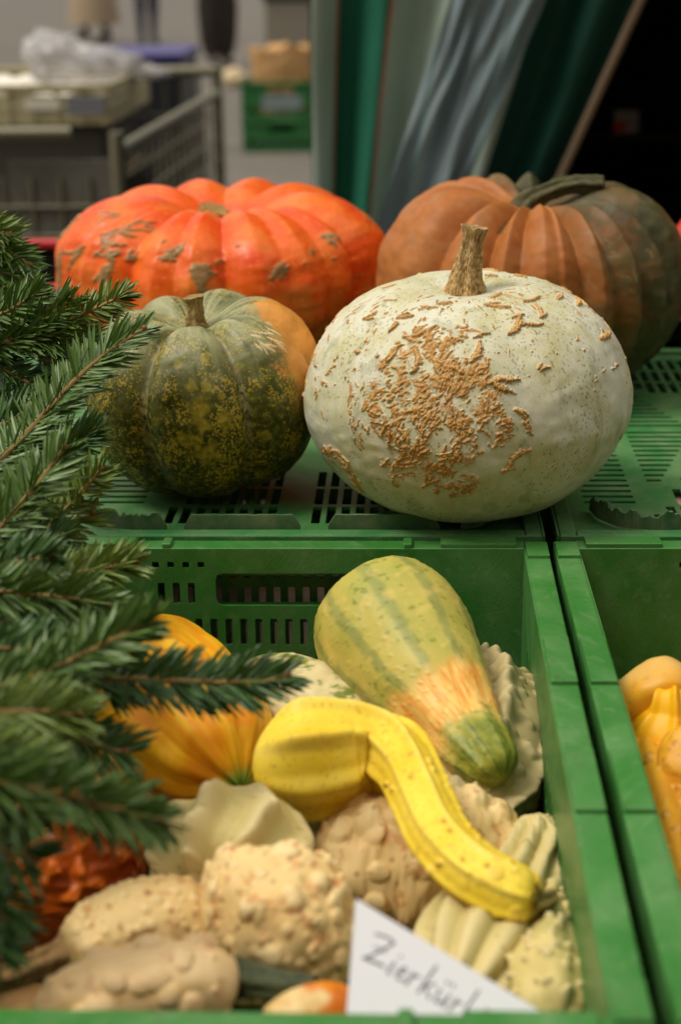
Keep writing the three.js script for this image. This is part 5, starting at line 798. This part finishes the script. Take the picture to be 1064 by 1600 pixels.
// ------------------------------------------------------------------ stall tent: curtain, plastic sheet, hem, dark inside
{
  const zc = -3.05, top = 2.35, xl = atZ(491, 300, zc).x;
  const green = S(6, 98, 74), light = S(168, 188, 174), rust = S(170, 106, 76), stripe = paint(1024, 256, (u, v) => { const n = 0.02 * 0 , k = 1 + 0.1 * tile(u, v, 20, 3, 2) + 0.08 * tile(u, v, 5, 2, 6); let c = green; if (u < 0.075) c = light; else if (u < 0.085) c = rust; else if (u < 0.24) c = green; else if (u < 0.252) c = rust; else if (u < 0.43) c = light; else if (u < 0.442) c = rust; else if (u < 0.7) c = light; else c = S(4, 72, 58); return [c[0] * k, c[1] * k, c[2] * k]; });
  const t = thing('stall_curtain', 'green and white striped stall curtain gathered to one side', 'curtain');
  const sheetAt = (zo, L, R, amp, nf, ph, wr = 0.6) => { const NU = 160, NV = 60, pos = [], uv = [], idx = []; for (let j = 0; j <= NV; j++) for (let i = 0; i <= NU; i++) { const u = i / NU, v = j / NV, y = lerp(top, 0.12, v), a = L(y), b = R(y), x = lerp(a, b, u); pos.push(x, y, zc + zo + amp * (0.6 + 0.7 * v) * Math.sin(u * nf * 2 * Math.PI + ph + 0.9 * Math.sin(v * 3)) + 0.012 * noise(u * 1.6, v * 2, ph) + wr * (0.012 * noise(u * 3.2 + 2 * v, v * 7, ph + 3) + 0.006 * noise(u * 7 - 3 * v, v * 13, ph + 7))); uv.push(u, v); if (i < NU && j < NV) { const A = j * (NU + 1) + i; idx.push(A, A + NU + 1, A + 1, A + 1, A + NU + 1, A + NU + 2); } } const g = new THREE.BufferGeometry(); g.setAttribute('position', new THREE.Float32BufferAttribute(pos, 3)); g.setAttribute('uv', new THREE.Float32BufferAttribute(uv, 2)); g.setIndex(idx); g.computeVertexNormals(); return g; };
  const e0 = atZ(993, 0, zc), e1 = atZ(874, 262, zc), sl = (e0.x - e1.x) / (e0.y - e1.y), Rr = (y) => Math.max(xl + 0.22, e1.x + (y - e1.y) * sl), Ll = (y) => xl + 0.03 * smooth(1, 2, y);
  part('cloth', sheetAt(0, Ll, Rr, 0.03, 4.5, 0.4), M({ map: stripe, roughness: 0.8, side: THREE.DoubleSide }), t);
  { const pts = []; for (let i = 0; i <= 20; i++) { const y = lerp(top, 0.2, i / 20); pts.push(V(Rr(y) + 0.004, y, zc + 0.03)); } part('hem_rope', new THREE.TubeGeometry(new THREE.CatmullRomCurve3(pts), 60, 0.008, 8), M({ color: C(142, 122, 98), roughness: 0.9 }), t); }
  settle(t);
  const p = thing('plastic_sheet', 'dull blue grey plastic rain sheet hanging over the striped curtain', 'plastic sheet');
  const a0 = atZ(700, 0, zc), a1 = atZ(585, 345, zc), b0 = atZ(845, 0, zc), b1 = atZ(715, 300, zc), lin = (A, B) => (y) => A.x + (y - A.y) * (A.x - B.x) / (A.y - B.y);
  part('film', sheetAt(0.09, (y) => Math.max(xl + 0.04, lin(a0, a1)(y)), (y) => Math.max(xl + 0.16, lin(b0, b1)(y)), 0.008, 1.1, 1.3, 1.5), MP({ color: C(140, 160, 168), roughness: 0.4, transmission: 0.42, thickness: 0, side: THREE.DoubleSide }), p); settle(p);
  // tent: posts, roof, walls
  const tent = thing('stall_tent', 'dark market stall tent behind the pumpkins', 'tent'), dk = M({ color: C(22, 30, 26), roughness: 0.95, side: THREE.DoubleSide }), pole = M({ color: C(120, 120, 116), roughness: 0.4, metalness: 0.6 });
  const xr = xl + 2.0, zb = zc - 2.6;
  part('rear_wall', box(xl, xr, 0.002, top, zb - 0.01, zb), dk, tent); part('side_wall', box(xl - 0.01, xl - 0.0005, 0.002, top, zb, zc - 0.12), dk, tent); part('side_wall', box(xr, xr + 0.01, 0.002, top, zb, zc + 1.6), dk, tent);
  part('roof', box(xl - 0.1, xr + 0.1, top + 0.03, top + 0.045, zb - 0.1, zc + 0.5), dk, tent);
  for (const [x, z] of [[xl + 0.05, zc - 0.08], [xr - 0.05, zc - 0.08], [xl + 0.05, zb + 0.04], [xr - 0.05, zb + 0.04]]) part('post', bar(V(x, 0.001, z), V(x, top + 0.03, z), 0.018, 12), pole, tent);
  part('rail', bar(V(xl - 0.03, top, zc), V(xr, top, zc), 0.016, 10), pole, tent); settle(tent);
  // dark shelves inside with a price label
  const sh = thing('stall_shelf', 'dark shelf of boxes inside the tent', 'shelf'), dw = M({ color: C(34, 22, 18), roughness: 0.9 }); const l = atZ(980, 150, zc - 1.2);
  for (const y of [l.y - 0.09, l.y - 0.45]) part('shelf_board', box(l.x - 0.35, l.x + 1.2, y - 0.02, y, l.z - 0.4, l.z - 0.002, 0.004), dw, sh); for (const x of [l.x - 0.32, l.x + 1.17]) part('leg', box(x - 0.02, x + 0.02, 0.001, l.y - 0.1105, l.z - 0.38, l.z - 0.34), dw, sh); for (const x of [l.x - 0.32, l.x + 1.17]) part('leg', box(x - 0.02, x + 0.02, 0.001, l.y - 0.1105, l.z - 0.06, l.z - 0.02), dw, sh); settle(sh);
  const pc = thing('shelf_label', 'small white and red price label on the dark shelf', 'label'); part('paper', box(l.x - 0.03, l.x + 0.03, l.y - 0.0895, l.y - 0.035, l.z - 0.012, l.z - 0.008), M({ color: C(150, 140, 132), roughness: 0.7 }), pc); part('red_mark', box(l.x - 0.03, l.x + 0.0, l.y - 0.085, l.y - 0.062, l.z - 0.0078, l.z - 0.0065), M({ color: C(190, 40, 30), roughness: 0.7 }), pc); settle(pc);
}


// ---- houses across the square, behind the photographer: they shut off the low sky in front of the stall
{
  const wallM = M({ color: C(150, 132, 108), roughness: 0.9 }), roofM = M({ color: C(96, 58, 44), roughness: 0.9 }), glass = M({ color: C(30, 36, 42), roughness: 0.15 }), frameM = M({ color: C(200, 196, 186), roughness: 0.7 });
  for (const [x, w, h, lab] of [[-9, 8.6, 9.5, 'tan town house behind the photographer'], [0, 9.2, 10.5, 'tall tan town house facing the stall'], [9.2, 9, 9, 'low tan town house with a red roof']]) {
    const t = thing('town_house', lab, 'building'), z = 6.5; part('wall', box(x - w / 2, x + w / 2, 0.001, h, z, z + 8), wallM, t); part('roof', box(x - w / 2 - 0.2, x + w / 2 + 0.2, h + 0.001, h + 0.4, z - 0.4, z + 8.2), roofM, t);
    for (let r = 0; r < 3; r++) for (let i = 0; i < 4; i++) { const wx = x - w / 2 + (i + 0.5) * w / 4, wy = 1 + r * 2.9; const f = part('window', box(wx - 0.5, wx + 0.5, wy, wy + 1.5, z - 0.06, z - 0.001), frameM, t); part('pane', box(wx - 0.42, wx + 0.42, wy + 0.08, wy + 1.42, z - 0.07, z - 0.0605), glass, f); }
    settle(t);
  }
}
renderer.render(scene, camera);
